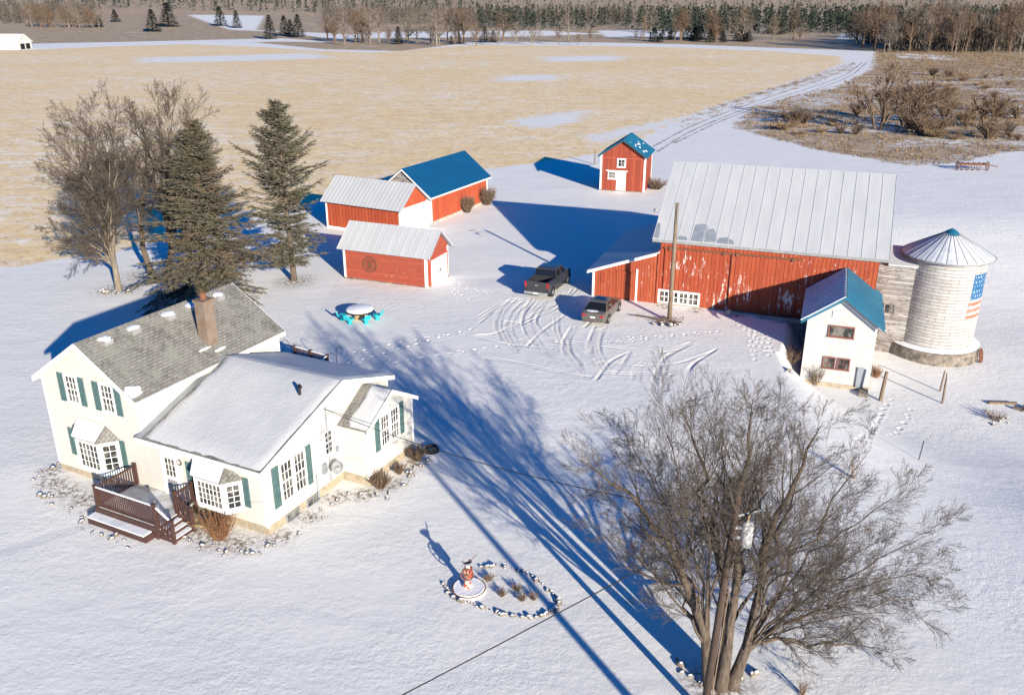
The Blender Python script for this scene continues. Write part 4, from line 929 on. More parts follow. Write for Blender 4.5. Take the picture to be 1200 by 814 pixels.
part('cab_glass', loft([(1.97, gh(.90, .86, 1.3, 1.32)), (2.12, gh(.90, .74, 1.3, 1.80)), (3.5, gh(.90, .74, 1.22, 1.82)), (4.25, gh(.88, .80, 1.2, 1.24))]), M['carglass'], TK)
rfm = loft([(2.08, [(.4, tz(1.76)), (.80, tz(1.76)), (.79, tz(1.81)), (.72, tz(1.87)), (.4, tz(1.885))]), (2.5, [(.4, tz(1.76)), (.81, tz(1.76)), (.79, tz(1.83)), (.72, tz(1.89)), (.4, tz(1.91))]), (3.6, [(.4, tz(1.74)), (.81, tz(1.74)), (.79, tz(1.80)), (.72, tz(1.86)), (.4, tz(1.88))])])
part('cab_roof', rfm, M['carpaint'], TK)
pl_ = MB()
for s in (1, -1):
    for (xa, xb, xt1, xt2) in ((1.97, 2.16, 2.06, 2.2), (3.0, 3.1, 2.98, 3.08), (4.1, 4.25, 3.5, 3.62)):
        pl_.add([(xa, s * .93, tz(1.24)), (xb, s * .93, tz(1.24)), (xt2, s * .795, tz(1.79)), (xt1, s * .795, tz(1.79)), (xa, s * .90, tz(1.24)), (xb, s * .90, tz(1.24)), (xt2, s * .77, tz(1.79)), (xt1, s * .77, tz(1.79))], [(0, 1, 2, 3), (7, 6, 5, 4), (0, 4, 5, 1), (1, 5, 6, 2), (2, 6, 7, 3), (3, 7, 4, 0)])
part('pillar', pl_, M['carpaint'], TK)
for s in (1, -1):
    part('side_mirror', MB().box(3.75, 3.92, *sorted((s * .98, s * 1.2)), tz(1.25), tz(1.48)), M['carpaint'], TK)
    part('headlight', MB().box(5.4, 5.6, *sorted((s * .55, s * .84)), tz(.82), tz(.98)), M['chrome'], TK)
    part('running_board', MB().box(1.75, 4.0, *sorted((s * .97, s * 1.06)), tz(.40), tz(.46)), M['plastic'], TK)
    for x in (1.08, 4.65):
        wheel(TK, x, s * .86, .40, .27)
        part('wheel_arch', MB().lathe((0, 0, 0), [(.40, .0), (.47, .0), (.47, .03), (.40, .03)], 20, 0, math.pi), M['plastic'], TK)
        ob = TK.children[-1]; ob.location = (x, s * (.975 if s < 0 else .945), .42 + YZ); ob.rotation_euler = (R(90), 0, 0)
part('grille', MB().box(5.6, 5.66, -.5, .5, tz(.55), tz(.9)), M['plastic'], TK)

p = g(694, 383.5); CR = thing('parked_sedan', 'bronze grey four-door sedan parked beside the barn lean-to', 'car', (p[0], p[1]), 68)
cs_ = lambda w_, zb_, zt_, k=.86: [(w_ * .5, tz(zb_)), (w_ * .93, tz(zb_ + .03)), (w_, tz(zb_ + .22)), (w_ * .99, tz(zt_ - .18)), (w_ * .94, tz(zt_ - .04)), (w_ * k, tz(zt_)), (w_ * .45, tz(zt_ + .02))]
part('body', loft([(.0, cs_(.76, .38, .82)), (.06, cs_(.84, .30, .92)), (.3, cs_(.90, .22, 1.0)), (1.2, cs_(.92, .20, .98)), (3.1, cs_(.92, .20, .94)), (3.6, cs_(.91, .2, .93)), (4.4, cs_(.86, .24, .78)), (4.62, cs_(.78, .3, .66)), (4.7, cs_(.66, .36, .58))]), M['sedanpaint'], CR)
gh2 = lambda w_, w2, zb_, zt_: [(w_ * .6, tz(zb_)), (w_, tz(zb_)), (w_ * .45 + w2 * .55, tz(zb_ * .45 + zt_ * .55)), (w2, tz(zt_)), (w2 * .5, tz(zt_ + .015))]
part('greenhouse_glass', loft([(.50, gh2(.80, .76, .97, .99)), (1.25, gh2(.82, .60, .96, 1.38)), (1.9, gh2(.82, .62, .95, 1.43)), (2.5, gh2(.82, .61, .94, 1.41)), (3.45, gh2(.80, .74, .92, .95))]), M['carglass'], CR)
rf_ = part('roof_panel', loft([(1.22, [(.3, tz(1.35)), (.63, tz(1.35)), (.60, tz(1.40)), (.3, tz(1.415))]), (1.9, [(.3, tz(1.4)), (.65, tz(1.4)), (.62, tz(1.45)), (.3, tz(1.465))]), (2.5, [(.3, tz(1.38)), (.63, tz(1.38)), (.60, tz(1.43)), (.3, tz(1.445))])]), M['sedanpaint'], CR)
part('sunroof', MB().box(1.55, 2.25, -.36, .36, tz(1.467), tz(1.472)), M['carglass'], rf_)
pl_ = MB()
for s in (1, -1):
    for (xa, xb, xt1, xt2) in ((.55, .72, 1.2, 1.34), (1.98, 2.06, 1.9, 1.98), (3.35, 3.47, 2.44, 2.56)):
        pl_.add([(xa, s * .835, tz(.95)), (xb, s * .835, tz(.95)), (xt2, s * .64, tz(1.39)), (xt1, s * .64, tz(1.39)), (xa, s * .80, tz(.95)), (xb, s * .80, tz(.95)), (xt2, s * .61, tz(1.39)), (xt1, s * .61, tz(1.39))], [(0, 1, 2, 3), (7, 6, 5, 4), (0, 4, 5, 1), (1, 5, 6, 2), (2, 6, 7, 3), (3, 7, 4, 0)])
part('pillar', pl_, M['sedanpaint'], CR)
for s in (1, -1):
    part('tail_light', MB().box(-.005, .09, *sorted((s * .50, s * .80)), tz(.70), tz(.84)), M['redlens'], CR)
    part('headlight', MB().box(4.45, 4.62, *sorted((s * .5, s * .76)), tz(.56), tz(.68)), M['chrome'], CR)
    part('side_mirror', MB().box(3.0, 3.15, *sorted((s * .92, s * 1.05)), tz(.92), tz(1.05)), M['sedanpaint'], CR)
    for x in (.95, 3.7):
        wheel(CR, x, s * .82, .33, .22)
        part('wheel_arch', MB().lathe((0, 0, 0), [(.33, .0), (.385, .0), (.385, .025), (.33, .025)], 20, 0, math.pi), M['plastic'], CR)
        ob = CR.children[-1]; ob.location = (x, s * (.915 if s < 0 else .89), .33 + YZ); ob.rotation_euler = (R(90), 0, 0)
bm = part('bumper', MB().box(-.04, .1, -.72, .72, tz(.36), tz(.5)), M['sedanpaint'], CR)
part('licence_plate', MB().box(-.022, -.003, -.17, .17, tz(.60), tz(.72)), M['plate'], CR)
part('snow_on_boot', MB().blob((.3, .1, tz(1.01)), .2, .45, .025, random.Random(4)), M['snowcap'], CR)

# ------------------------------------------------------------------ trees
def rot_off(d, ang, rg):
    a = d.cross(Vector((rg.gauss(0, 1), rg.gauss(0, 1), rg.gauss(0, 1))))
    if a.length < 1e-4: a = Vector((1, 0, 0))
    return (Matrix.Rotation(ang, 3, a.normalized()) @ d).normalized()
def grow(mb, p, d, L, r, lvl, rg, pr):
    n = (6, 5, 4, 3)[min(lvl, 3)]; segs = (7, 5, 3, 2)[min(lvl, 3)]
    pts = [p.copy()]; dd = d.copy(); rs_ = [r]
    for i in range(segs):
        dd = (dd + Vector((rg.gauss(0, 1), rg.gauss(0, 1), rg.gauss(0, 1))) * pr.get('wob', .10) + Z * pr.get('up', .08)).normalized()
        p = p + dd * (L / segs); pts.append(p.copy()); rs_.append(max(r * (1 - .75 * (i + 1) / segs), pr['rmin']))
    mb[min(1 if lvl >= pr.get('split', 1) else 0, len(mb) - 1)].tube(pts, rs_, n if r > .03 else 3, False)
    if lvl < pr['max']: kids(mb, pts, rs_, L, lvl, rg, pr)
def kids(mb, pts, rs_, L, lvl, rg, pr, t0=.2):
    nch = pr['n'][lvl]; m = len(pts) - 1
    for k in range(nch):
        t = t0 + (1 - t0) * (k + rg.random()) / nch; q = t * m; i = min(int(q), m - 1); f = q - i
        P = pts[i].lerp(pts[i + 1], f); d = (pts[i + 1] - pts[i]).normalized(); r = rs_[i] * (1 - f) + rs_[i + 1] * f
        cl = L * pr['ratio'][lvl] * (1.15 - .65 * t) * rg.uniform(.7, 1.25)
        grow(mb, P, rot_off(d, R(rg.uniform(*pr['ang'])), rg), cl, max(r * pr.get('rf', .5), pr['rmin']), lvl + 1, rg, pr)
def limb_tree(name, label, base, targets, r0, pr, seed, mats, trunk_h=1.5, group=None, bend=.35, stems=None, cat='tree'):
    rg = random.Random(seed); T = thing(name, label, cat, base, 0, group); b = Vector((base[0], base[1], 0)); mb = [MB(), MB()]
    stems = stems or [Vector((0, 0, 0))]
    tops = []; used = set()
    for s in stems:
        top = s + Vector((s.x * .8, s.y * .8, trunk_h)); tops.append((s, top))
        mb[0].tube([s - Z * .2, s + Z * .15, s.lerp(top, .5), top], [r0 * 1.3, r0 * 1.0, r0 * .84, r0 * .68], 10)
    for tg_ in targets:
        t = tg_ - b; s, top = min(tops, key=lambda q: ((q[1] - t).xy.length if len(tops) > 1 else 0))
        L = (t - top).length; st = s.lerp(top, rg.uniform(.6, .97));
        first = id(top) not in used; used.add(id(top)); st = top - (top - s).normalized() * .12 if first else st; c = st.lerp(t, .45) + Z * (L * bend * rg.uniform(.1, .5)) - Vector(((t - st).x, (t - st).y, 0)) * .12
        pts = []; n = 12
        for i in range(n + 1):
            u = i / n; q = st * (1 - u) ** 2 + c * (2 * u * (1 - u)) + t * u * u
            w_ = .14 * math.sin(math.pi * u) ** 2; q = q + Vector((rg.gauss(0, w_), rg.gauss(0, w_), rg.gauss(0, w_ * .6)))
            pts.append(q)
        ra = r0 * (.66 if first else rg.uniform(*pr.get('lr', (.3, .5)))); rs_ = [max(ra * (1 - u / n) ** .8 + pr['rmin'], pr['rmin']) for u in range(n + 1)]
        mb[0].tube(pts, rs_, 7, False); kids(mb, pts, rs_, L, 0, rg, pr, .22)
    part('trunk', mb[0], mats[0], T, True); part('crown', mb[1], mats[1], T)
    return T
bt = (6.95, 23.35)
tb = Vector((bt[0], bt[1], 1.2)); tg = [tb + (atY(*p) - tb) * .93 for p in [(668, 520, 22.5), (700, 565, 26), (715, 475, 25), (765, 455, 22.5), (800, 468, 27), (850, 450, 24), (885, 442, 22), (930, 458, 26.5), (975, 470, 23.5), (1035, 505, 25.5), (1085, 555, 23), (1122, 610, 25.5), (1130, 655, 23.6), (1085, 715, 24.5), (985, 745, 22.6), (900, 495, 29), (950, 530, 21), (810, 510, 20.5), (1000, 590, 28.5), (730, 640, 24.5), (1050, 620, 21.5), (860, 520, 19.5), (760, 540, 29), (690, 600, 22.8), (1100, 660, 27), (1130, 700, 25), (1040, 690, 22), (1060, 760, 24), (960, 600, 20), (740, 500, 27), (900, 470, 25)]]
limb_tree('bare_tree', 'huge spreading leafless tree in the foreground beside the leaning utility pole', bt, tg, .235,
          dict(n=(20, 10, 8), ratio=(.31, .50, .46), ang=(18, 52), max=3, rmin=.0036, wob=.11, up=.04, split=1, rf=.38, lr=(.12, .32)), 21, (M['bark'], M['twig']), 1.9, bend=.5,
          stems=[Vector((-.32, .05, 0)), Vector((.12, .3, 0)), Vector((.42, -.08, 0)), Vector((.05, -.12, 0))])
tb = Vector((-31, 66.3, 1)); tg = [tb + (atY(*p) - tb) * .91 for p in [(62, 150, 66), (78, 122, 68), (106, 100, 65), (132, 112, 68), (150, 132, 64), (52, 190, 64), (58, 235, 67), (72, 270, 65), (100, 140, 69), (128, 160, 63), (90, 195, 69), (145, 180, 70), (60, 285, 66), (100, 250, 62), (95, 300, 66), (140, 240, 68), (70, 200, 70), (115, 210, 62), (48, 260, 69), (80, 170, 61)]]
limb_tree('bare_tree', 'wide leafless tree at the far left, its pale trunk by the field edge', (-31, 66.3), tg, .26, dict(n=(21, 10, 7), ratio=(.34, .50, .46), ang=(20, 52), max=3, rmin=.008, wob=.13, up=.04, split=1, rf=.42, lr=(.2, .38)), 5, (M['barklight'], M['twig']), 2.6, bend=.55)
tb = Vector((-29.4, 70.2, 1)); tg = [tb + (atY(*p) - tb) * .92 for p in [(160, 118, 70), (185, 98, 71), (207, 104, 69), (232, 118, 72), (246, 148, 69), (240, 185, 71), (172, 150, 73), (150, 175, 68), (200, 150, 68), (218, 205, 73), (190, 190, 66), (165, 230, 70)]]
limb_tree('bare_tree', 'tall twin-stemmed leafless tree standing just left of the dark spruce', (-29.4, 70.2), tg, .28, dict(n=(21, 10, 7), ratio=(.34, .50, .46), ang=(20, 50), max=3, rmin=.008, wob=.13, up=.06, split=1, rf=.42, lr=(.2, .38)), 9, (M['bark'], M['twig']), 2.6, bend=.5, stems=[Vector((-.5, 0, 0)), Vector((.8, .2, 0))])

def conifer(name, label, base, h, rad, seed, lean=(0, 0), z0_=.8, gap=.38, dens=1., mat='needle', shape=lambda t: 1 - t, droop=.35, group=None, nb=8):
    rg = random.Random(seed); T = thing(name, label, 'conifer', base, 0, group); tk = MB(); nd_ = MB()
    ax_ = lambda z: Vector((lean[0] * z / h, lean[1] * z / h, z))
    tk.tube([ax_(0) - Z * .2, ax_(h * .3), ax_(h * .7), ax_(h)], [.26, .19, .09, .02], 9)
    z = z0_
    def spray(P, d, L):
        side = d.cross(Z).normalized(); k = max(int(L / .135), 2)
        for i in range(k):
            t = (i + .5) / k; q = P + d * (L * t)
            for s in (-1, 1):
                if rg.random() < .12: continue
                ll = (.42 * (1.15 - t * .5)) * rg.uniform(.6, 1.25); dv = (d * .75 + side * s * rg.uniform(.5, 1) + Z * rg.uniform(-.6, .25)).normalized(); wv = Vector((rg.gauss(0, 1), rg.gauss(0, 1), rg.gauss(0, 1))).cross(dv).normalized() * .048
                e = q + dv * ll; nd_.add([q - wv * .6, q + wv * .6, e + wv * .5, e - wv * .5], [(0, 1, 2, 3)])
    while z < h * .985:
        t = (z - z0_) / (h - z0_); br_ = rad * shape(t)
        for k in range(max(int(nb * dens * (.75 + .25 * (1 - t))), 4)):
            if rg.random() < .2: continue
            a = rg.uniform(0, 2 * math.pi); L = max(br_ * rg.choice((rg.uniform(.35, .8), rg.uniform(.7, 1.2))) * (.92 + .14 * math.sin(a * 3 + z * 2.3 + seed)), .3); zz = z + rg.uniform(-.15, .15)
            p = ax_(zz); el = rg.uniform(.0, .35) + .5 * t; d = Vector((math.cos(a), math.sin(a), el)).normalized(); pts = [p]; n = 5
            for i in range(n):
                d = (d + Vector((rg.gauss(0, .06), rg.gauss(0, .06), -droop * .28 * (1 - t) + (.12 if i > 2 else 0)))).normalized(); p = p + d * (L / n); pts.append(p)
            tk.tube(pts, [.035 * (1 - i / 6) * (L / 3 + .4) for i in range(n + 1)], 3, False)
            for i in range(1 if L > 1.2 else 0, n):
                dd = (pts[i + 1] - pts[i]).normalized(); spray(pts[i], dd, L / n)
                for s in (-1, 1):
                    if rg.random() < .9 and L > .8:
                        sd_ = (dd * .8 + dd.cross(Z).normalized() * s * rg.uniform(.6, 1.1) + Z * rg.uniform(-.3, .2)).normalized(); spray(pts[i], sd_, (.25 + .28 * L * (1 - i / n) * rg.uniform(.5, 1)))
        z += gap * (1 - .45 * t)
    part('trunk', tk, M['bark'], T); part('crown', nd_, M[mat], T)
    return T
conifer('spruce_tree', 'broad brownish spruce towering behind the farmhouse roof', (-23.4, 64.2), 13.3, 6.9, 31, (.7, 0), .8, .33, 1.7, 'needlebrown', lambda t: (1 - t) ** .82 * (1 if t > .1 else .8), .5)
conifer('spruce_tree', 'tall ragged spruce with bare lower trunk near the red shed', (-17.7, 68.6), 14.3, 3.9, 33, (-.15, 0), 1.6, .42, 1.25, 'needle', lambda t: (.72 if t < .15 else .82 if t < .32 else .92) * min(1, (1 - t) * 2.3) ** .8, .25)

# small bushes
def bush(name, label, base, h, rad, n, mat, seed, r=.012, sub=2, cat='bush', group=None, spread=1.):
    rg = random.Random(seed); m = MB()
    for i in range(n):
        a = rg.uniform(0, 2 * math.pi); rr = rad * math.sqrt(rg.random()); s = Vector((rr * .3 * math.cos(a), rr * .3 * math.sin(a), 0)); e = Vector((rr * math.cos(a) * spread, rr * math.sin(a) * spread, h * rg.uniform(.55, 1.05)))
        c = s.lerp(e, .5) + Vector((rg.gauss(0, .06) * h, rg.gauss(0, .06) * h, h * .1)); m.tube([s, c, e], [r, r * .8, r * .4], 3, False)
        for j in range(sub):
            q = s.lerp(e, rg.uniform(.35, .8)); dd = Vector((rg.gauss(0, 1), rg.gauss(0, 1), rg.uniform(.1, 1))).normalized() * h * rg.uniform(.15, .35); m.tube([q, q + dd], [r * .6, r * .35], 3, False)
    return single(name, m, mat, label, cat, group, base)
bush('dry_bush', 'rust-brown upright grassy bush below the right bay window', hw(11.2, -1.0), 1.25, .85, 170, M['rustbush'], 1, .011, 1)
bush('dry_bush', 'low tan dry plants between front deck and rust-brown bush', hw(9.9, -.55), .5, .8, 120, M['tan'], 2, .011, 2)
bush('dry_bush', 'round brown shrub at the corner of the small house extension', hw(15.0, 5.5), .75, .65, 120, M['brush'], 3, .016, 3)
bush('dry_bush', 'small brown shrub under the extension windows', hw(15.05, 7.0), .5, .42, 70, M['brush'], 4, .015, 3)
bush('dry_bush', 'brown shrub at the far end of the extension wall', hw(15.1, 8.5), .8, .6, 110, M['brush'], 6, .016, 3)
bush('dry_bush', 'tangled bare vine against the blue-roofed shed, nearer one', (-4.75, 92.9), 1.9, .95, 130, M['brush'], 7, .02, 4)
bush('dry_bush', 'tangled bare vine against the blue-roofed shed, farther one', (-2.75, 96.6), 2.1, 1.1, 150, M['brush'], 8, .02, 4)
bush('dry_bush', 'bare brambles at the right rear corner of the granary', (17.3, 105.2), 1.3, 1.6, 120, M['brush'], 9, .025, 3)
bush('dry_bush', 'small bare shrub against the front of the milk house', (19.8, 52.7), 1.6, .75, 90, M['brush'], 10, .013, 3)
bush('dry_bush', 'reddish bare shrub at the right side of the milk house', (24.2, 53.8), 1.0, .5, 70, M['rustbush'], 12, .011, 3)
bush('dry_bush', 'snow-flecked scraggly shrub left of the milk house in shade', g(925, 425), 1.2, 1.1, 120, M['brush'], 13, .014, 3)
for i, (x, y, l) in enumerate([(*g(1000, 560),  'thin dead stalks alone on the snow right of the big tree'), (9.6, 22.9, 'pale dry weed poking up beside the big tree trunk'), (*g(1165, 492), 'dead twigs sticking out of the snow-covered rubble at right')]):
    bush('dry_weed', l, (x, y), .7 if i else 1.3, .3 if i != 2 else .8, 14 if i != 2 else 50, M['brush'], 20 + i, .012, 2, 'weed')

# ------------------------------------------------------------------ poles and wires
def pole(name, label, base, top, r, mat, extra=None, cat='utility pole'):
    T = thing(name, label, cat, base); t = Vector(top) - Vector((base[0], base[1], 0))
    part('post', MB().tube([Vector((0, 0, -.3)), t * .5, t], [r, r * .85, r * .72], 12), mat, T, True); return T, t
pb = g(824, 836); ptop = Vector((pb[0] + .42, pb[1] + .10, 8.55))
T, t = pole('utility_pole', 'dark leaning utility pole with grey transformer can against the big tree', (pb[0], pb[1]), ptop, .135, M['poledark'])
zt = t * .80
tm_ = part('transformer', MB().lathe((zt.x + .40, zt.y - .05, zt.z - .45), [(0, 0), (.17, 0), (.185, .04), (.185, .72), (.16, .8), (0, .84)], 18), M['graytrim'], T, True)
tm_.data.materials[0] = simple('pale_grey_enamel', (.50, .52, .54), (.42, .44, .46), 3, .4)
part('bushing', MB().tube([(zt.x + .40, zt.y - .05, zt.z + .38), (zt.x + .42, zt.y - .05, zt.z + .62)], .03, 6), M['tan'], tm_)
part('bracket', MB().box(zt.x + .0, zt.x + .3, zt.y - .1, zt.y + .0, zt.z - .2, zt.z - .1).box(zt.x + .0, zt.x + .3, zt.y - .1, zt.y + .0, zt.z + .15, zt.z + .24), M['greymetal'], T)
zu = t * .86
part('cutout', MB().tube([(zu.x, zu.y, zu.z), (zu.x + .9, zu.y + .2, zu.z + .12)], .035, 6).tube([(zu.x + .85, zu.y + .2, zu.z + .1), (zu.x + .8, zu.y + .2, zu.z + .5)], .08, 8), M['greymetal'], T)
part('conduit', MB().tube([(.17, -.08, 0), (t.x * .75 + .14, t.y * .75 - .08, t.z * .75)], .022, 6), M['pole'], T)
pb2 = g(784, 378); T, t = pole('yard_light_pole', 'weathered pole with curved lamp arm standing before the barn', (pb2[0], pb2[1]), (pb2[0], pb2[1], 8.55), .17, M['pole'], cat='light pole')
part('lamp_arm', MB().tube([(0, 0, 8.15), (-.5, -.02, 8.3), (-1.1, -.05, 8.28), (-1.35, -.06, 8.2)], .03, 6), M['greymetal'], T)
part('lamp_head', MB().lathe((-1.42, -.06, 7.98), [(0, 0), (.13, .02), (.16, .12), (.08, .24), (0, .26)], 12), M['graytrim'], T, True)
part('wire_rack', MB().tube([(.02, -.17, 7.2), (.02, -.17, 8.4)], .02, 5), M['greymetal'], T)
# heap of brush and rocks at the foot
rg = random.Random(8); m = MB()
for i in range(26):
    a = rg.uniform(0, 6.28); q = Vector((math.cos(a), math.sin(a) * .7, 0)) * rg.uniform(.3, 1.1) + Z * .15; m.tube([q, q + Vector((rg.uniform(-.8, .8), rg.uniform(-.5, .5), rg.uniform(0, .35)))], .028, 4)
m.tube([(-2.3, .9, .35), (.3, -.2, .25)], .06, 6)
single('brush_heap', m, M['brush'], 'heap of snowy sticks around the yard light pole', 'brush pile', None, (pb2[0], pb2[1] - .2, 0))
def wire(label, p, q, sag, r=.018):
    p = Vector(p); q = Vector(q); pts = [p.lerp(q, i / 24) - Z * (4 * sag * (i / 24) * (1 - i / 24)) - p for i in range(25)]
    return single('overhead_wire', MB().tube(pts, r, 5), M['wire'], label, 'wire', None, p)
up = Vector((pb[0], pb[1], 0)) + (ptop - Vector((pb[0], pb[1], 0))) * .86
wire('thin black service wire running from farmhouse to leaning pole', hw(13.1, 4.2, 4.25), up, .55, .016)
qa = atY(512, 790, 16.1); q = up + (qa - up) * 4.2; q.z = 7.2; wire('dark cable crossing the lower snow from leaning pole to bottom edge', up - Z * .05, q, .5, .016)
pole('utility_pole', 'plain utility pole out in front of the yard, beyond the bottom edge', (q.x, q.y), (q.x, q.y, q.z + .6), .16, M['poledark'])
e = g(735, 814); dsh = Vector((math.cos(R(-62.6)), math.sin(R(-62.6)), 0)); pp = Vector((e[0], e[1], 0)) + dsh * 16
pole('roadside_pole', 'tall pole off the bottom right whose long shadow crosses the garden bed', (pp.x, pp.y), (pp.x, pp.y, 10.2), .19, M['poledark'])
fp = g(697, 193); single('field_post', MB().tube([(0, 0, -.1), (0, 0, 2.0)], .09, 6), M['pole'], 'lone dark post at the field edge left of the granary', 'post', None, fp)
# gate posts
for (a, h_, rr, l, dx) in ((g(1031, 471), 2.05, .12, 'stout weathered gate post nearest the milk house', .12), (g(1104, 474), 1.75, .07, 'slim grey gate post standing alone at the right', -.05), (g(1101, 460), 1.5, .06, 'thin brace post just behind the slim gate post', .08)):
    single('gate_post', MB().tube([(0, 0, -.1), (dx * .5, 0, h_ / 2), (dx, 0, h_)], [rr, rr, rr * .9], 8), M['pole'], l, 'post', None, a)
single('gate_rail', MB().tube([(0, 0, 0), (.5, 1.0, .12)], .035, 5), M['pole'], 'short sloping rail joining the two slim gate posts', 'rail', None, (g(1104, 474)[0] - .05, g(1104, 474)[1], 1.55 + DEP))
single('marker_stake', MB().tube([(0, 0, -.1), (.1, 0, 1.2)], .025, 5), M['wire'], 'thin dark stake in open snow right of the big tree', 'stake', None, g(1076, 540))
# lumber in snow
lb = g(1158, 473)
for i, (dx, dy, az_, ln, l) in enumerate(((0, 0, -4, 1.7, 'grey plank lying along the edge of the snowy rubble'), (1.2, -.7, -40, 1.2, 'short board slanting out of the snowy rubble'), (1.6, -1.2, 60, .9, 'broken board lowest in the snowy rubble'))):
    single('plank', MB().box(0, ln, -.1, .1, .02, .14), M['pole'], l, 'plank', None, (lb[0] + dx, lb[1] + dy, ggz(*lb) + .02), az_)

# ------------------------------------------------------------------ stones
rg = random.Random(77); stone_me = []
for i in range(5):
    mb_ = MB().blob((0, 0, .06), .17, .13, .12, rg, 8, 5, .2); me = mb_.mesh('stone_mesh', M['stone'], True); cp = MB().blob((.02, .03, .15), .10, .08, .045, rg, 7, 4, .15).mesh('snow_cap_mesh', M['snowcap'], True); stone_me.append((me, cp))
def stones(pts, label, group, s0=.25, s1=.95, z=-.03):
    for (x, y) in pts:
        k = rg.randrange(5); o = link('border_stone', stone_me[k][0]); s = s0 + (s1 - s0) * rg.random() ** 1.6; o.location = (x, y, z + ggz(x, y)); o.rotation_euler = (0, 0, rg.uniform(0, 6.28)); o.scale = (s, s * rg.uniform(.7, 1.1), s * rg.uniform(.6, 1.1))
        tag(o, label, 'stone', group)
        c = link('snow_cap', stone_me[k][1], o)
bed = [(520, 684), (524, 692), (531, 698), (538, 703), (546, 704), (556, 708), (566, 712), (576, 716), (587, 718), (598, 721), (609, 722), (620, 724), (632, 722), (642, 718), (651, 713), (654, 706), (651, 699), (645, 693), (637, 686), (630, 679), (620, 673), (610, 669), (600, 666), (590, 664), (580, 663), (572, 663), (563, 665)]
P = smoothline([g(*p) for p in bed], 3); stones([(p[0] + rg.uniform(-.06, .06), p[1] + rg.uniform(-.06, .06)) for p in P], 'one of many snow-capped stones ringing the oval garden bed', 'stones round the oval garden bed', .4, .95)
def along(P, step, jit):
    out = []
    for a, b_ in zip(P[:-1], P[1:]):
        a = Vector(a[:2]); b_ = Vector(b_[:2]); n_ = max(int((b_ - a).length / step), 1)
        for i in range(n_): q = a.lerp(b_, i / n_); out.append((q.x + rg.uniform(-jit, jit), q.y + rg.uniform(-jit, jit)))
    return out
st_ = along([hw(-.45, .6), hw(-.3, -1.2), hw(1.2, -2.1), hw(2.8, -2.4), hw(4.6, -2.75), hw(6.2, -3.1), hw(8.6, -3.0)], .2, .3) + along([hw(9.9, -1.5), hw(10.8, -1.95), hw(12.2, -1.7), hw(13.6, -1.1), hw(13.9, .3), hw(13.95, 2.6), hw(14.0, 4.6), hw(15.6, 4.7), hw(15.75, 6.5), hw(15.6, 9.3)], .2, .28)
stones(st_, 'one of many snow-dusted edging stones along the farmhouse beds', 'edging stones round the farmhouse beds')
stones(along([(pb2[0] - 1.1, pb2[1] - .6), (pb2[0] - .2, pb2[1] - .95), (pb2[0] + .9, pb2[1] - .5)], .25, .2), 'one of several snowy rocks heaped under the yard light pole', 'rocks at the yard light pole', 1.0, 1.6, .06)
stones(along([g(795, 772), g(800, 785), g(812, 792), g(826, 800), g(880, 792), g(892, 786)], .22, .12), 'one of several rocks around the foot of the big bare tree', 'rocks at the big tree', .7, 1.2)
stones(along([g(1148, 482), g(1160, 488), g(1172, 500), g(1180, 488)], .3, .35), 'one of several stones in the snowy rubble at the right edge', 'stones in the right-hand rubble', .6, 1.2)
stones([g(948 + 3 * i, 425 - 2 * i + rg.uniform(-6, 6)) for i in range(-9, 0)], 'one of several snow lumps left of the milk house', 'snowy rocks by the milk house', .8, 1.5, .05)
stones([(-31 + 1.2 * math.cos(t), 66.0 + .9 * math.sin(t)) for t in np.arange(2.6, 5.8, .35)], 'one of several stones around the far-left bare tree', 'stones by the far-left tree', .9, 1.5)
# stems in the bed
for i, (x, y) in enumerate([(573, 680), (606, 691), (588, 698), (625, 702), (612, 703)]):
    bush('dry_plant', ['dry plant tuft at the upper left of the garden bed', 'small dry tuft in the middle of the garden bed', 'wide dry tuft at the lower middle of the garden bed', 'tiny dry tuft at the right of the garden bed', 'short dark stub in the right of the garden bed'][i], g(x, y), .3, .28, 46, M['brush'], 60 + i, .009, 2, 'plant')
# old painted hand pump ornament with wheel on a round base
wp = g(548, 690); PM = thing('garden_pump', 'weathered red and white pump ornament with spoked wheel on round base', 'garden ornament', wp)
part('base', MB().lathe((.05, -.05, 0), [(.62, 0), (.64, .1), (.60, .16), (.5, .15), (0, .14)], 26), M['snowcap'], PM)
part('base_rim', MB().ring((.05, -.05, .12), X, Y, .65, .025, 28, 5), M['rust'], PM)
part('body', MB().lathe((0, 0, .14), [(.17, 0), (.2, .05), (.12, .2), (.10, .45), (.17, .55), (.19, .75), (.12, .85), (.07, .95), (.07, 1.05)], 14), simple('chipped_red_white', (.62, .55, .48), (.42, .09, .06), 7, .7, lo=.47, hi=.53), PM)
part('red_panel', MB().box(.05, .2, -.16, .12, .62, .98), M['redpaint'], PM)
wm = MB().ring((0, -.2, .82), X, Z, .25, .025, 20, 5)
for k in range(8): wm.tube([(0, -.2, .82), (.25 * math.cos(k * math.pi / 4), -.2, .82 + .25 * math.sin(k * math.pi / 4))], .015, 4)
part('wheel', wm, M['rust'], PM)
part('handle', MB().tube([(0, 0, 1.15), (.2, .1, 1.35), (.35, .12, 1.5)], .018, 5), M['rust'], PM)
part('bowl', MB().lathe((0, 0, 1.16), [(0, 0), (.12, .02), (.2, .12), (.18, .13), (.1, .05), (0, .04)], 14), M['graytrim'], PM)

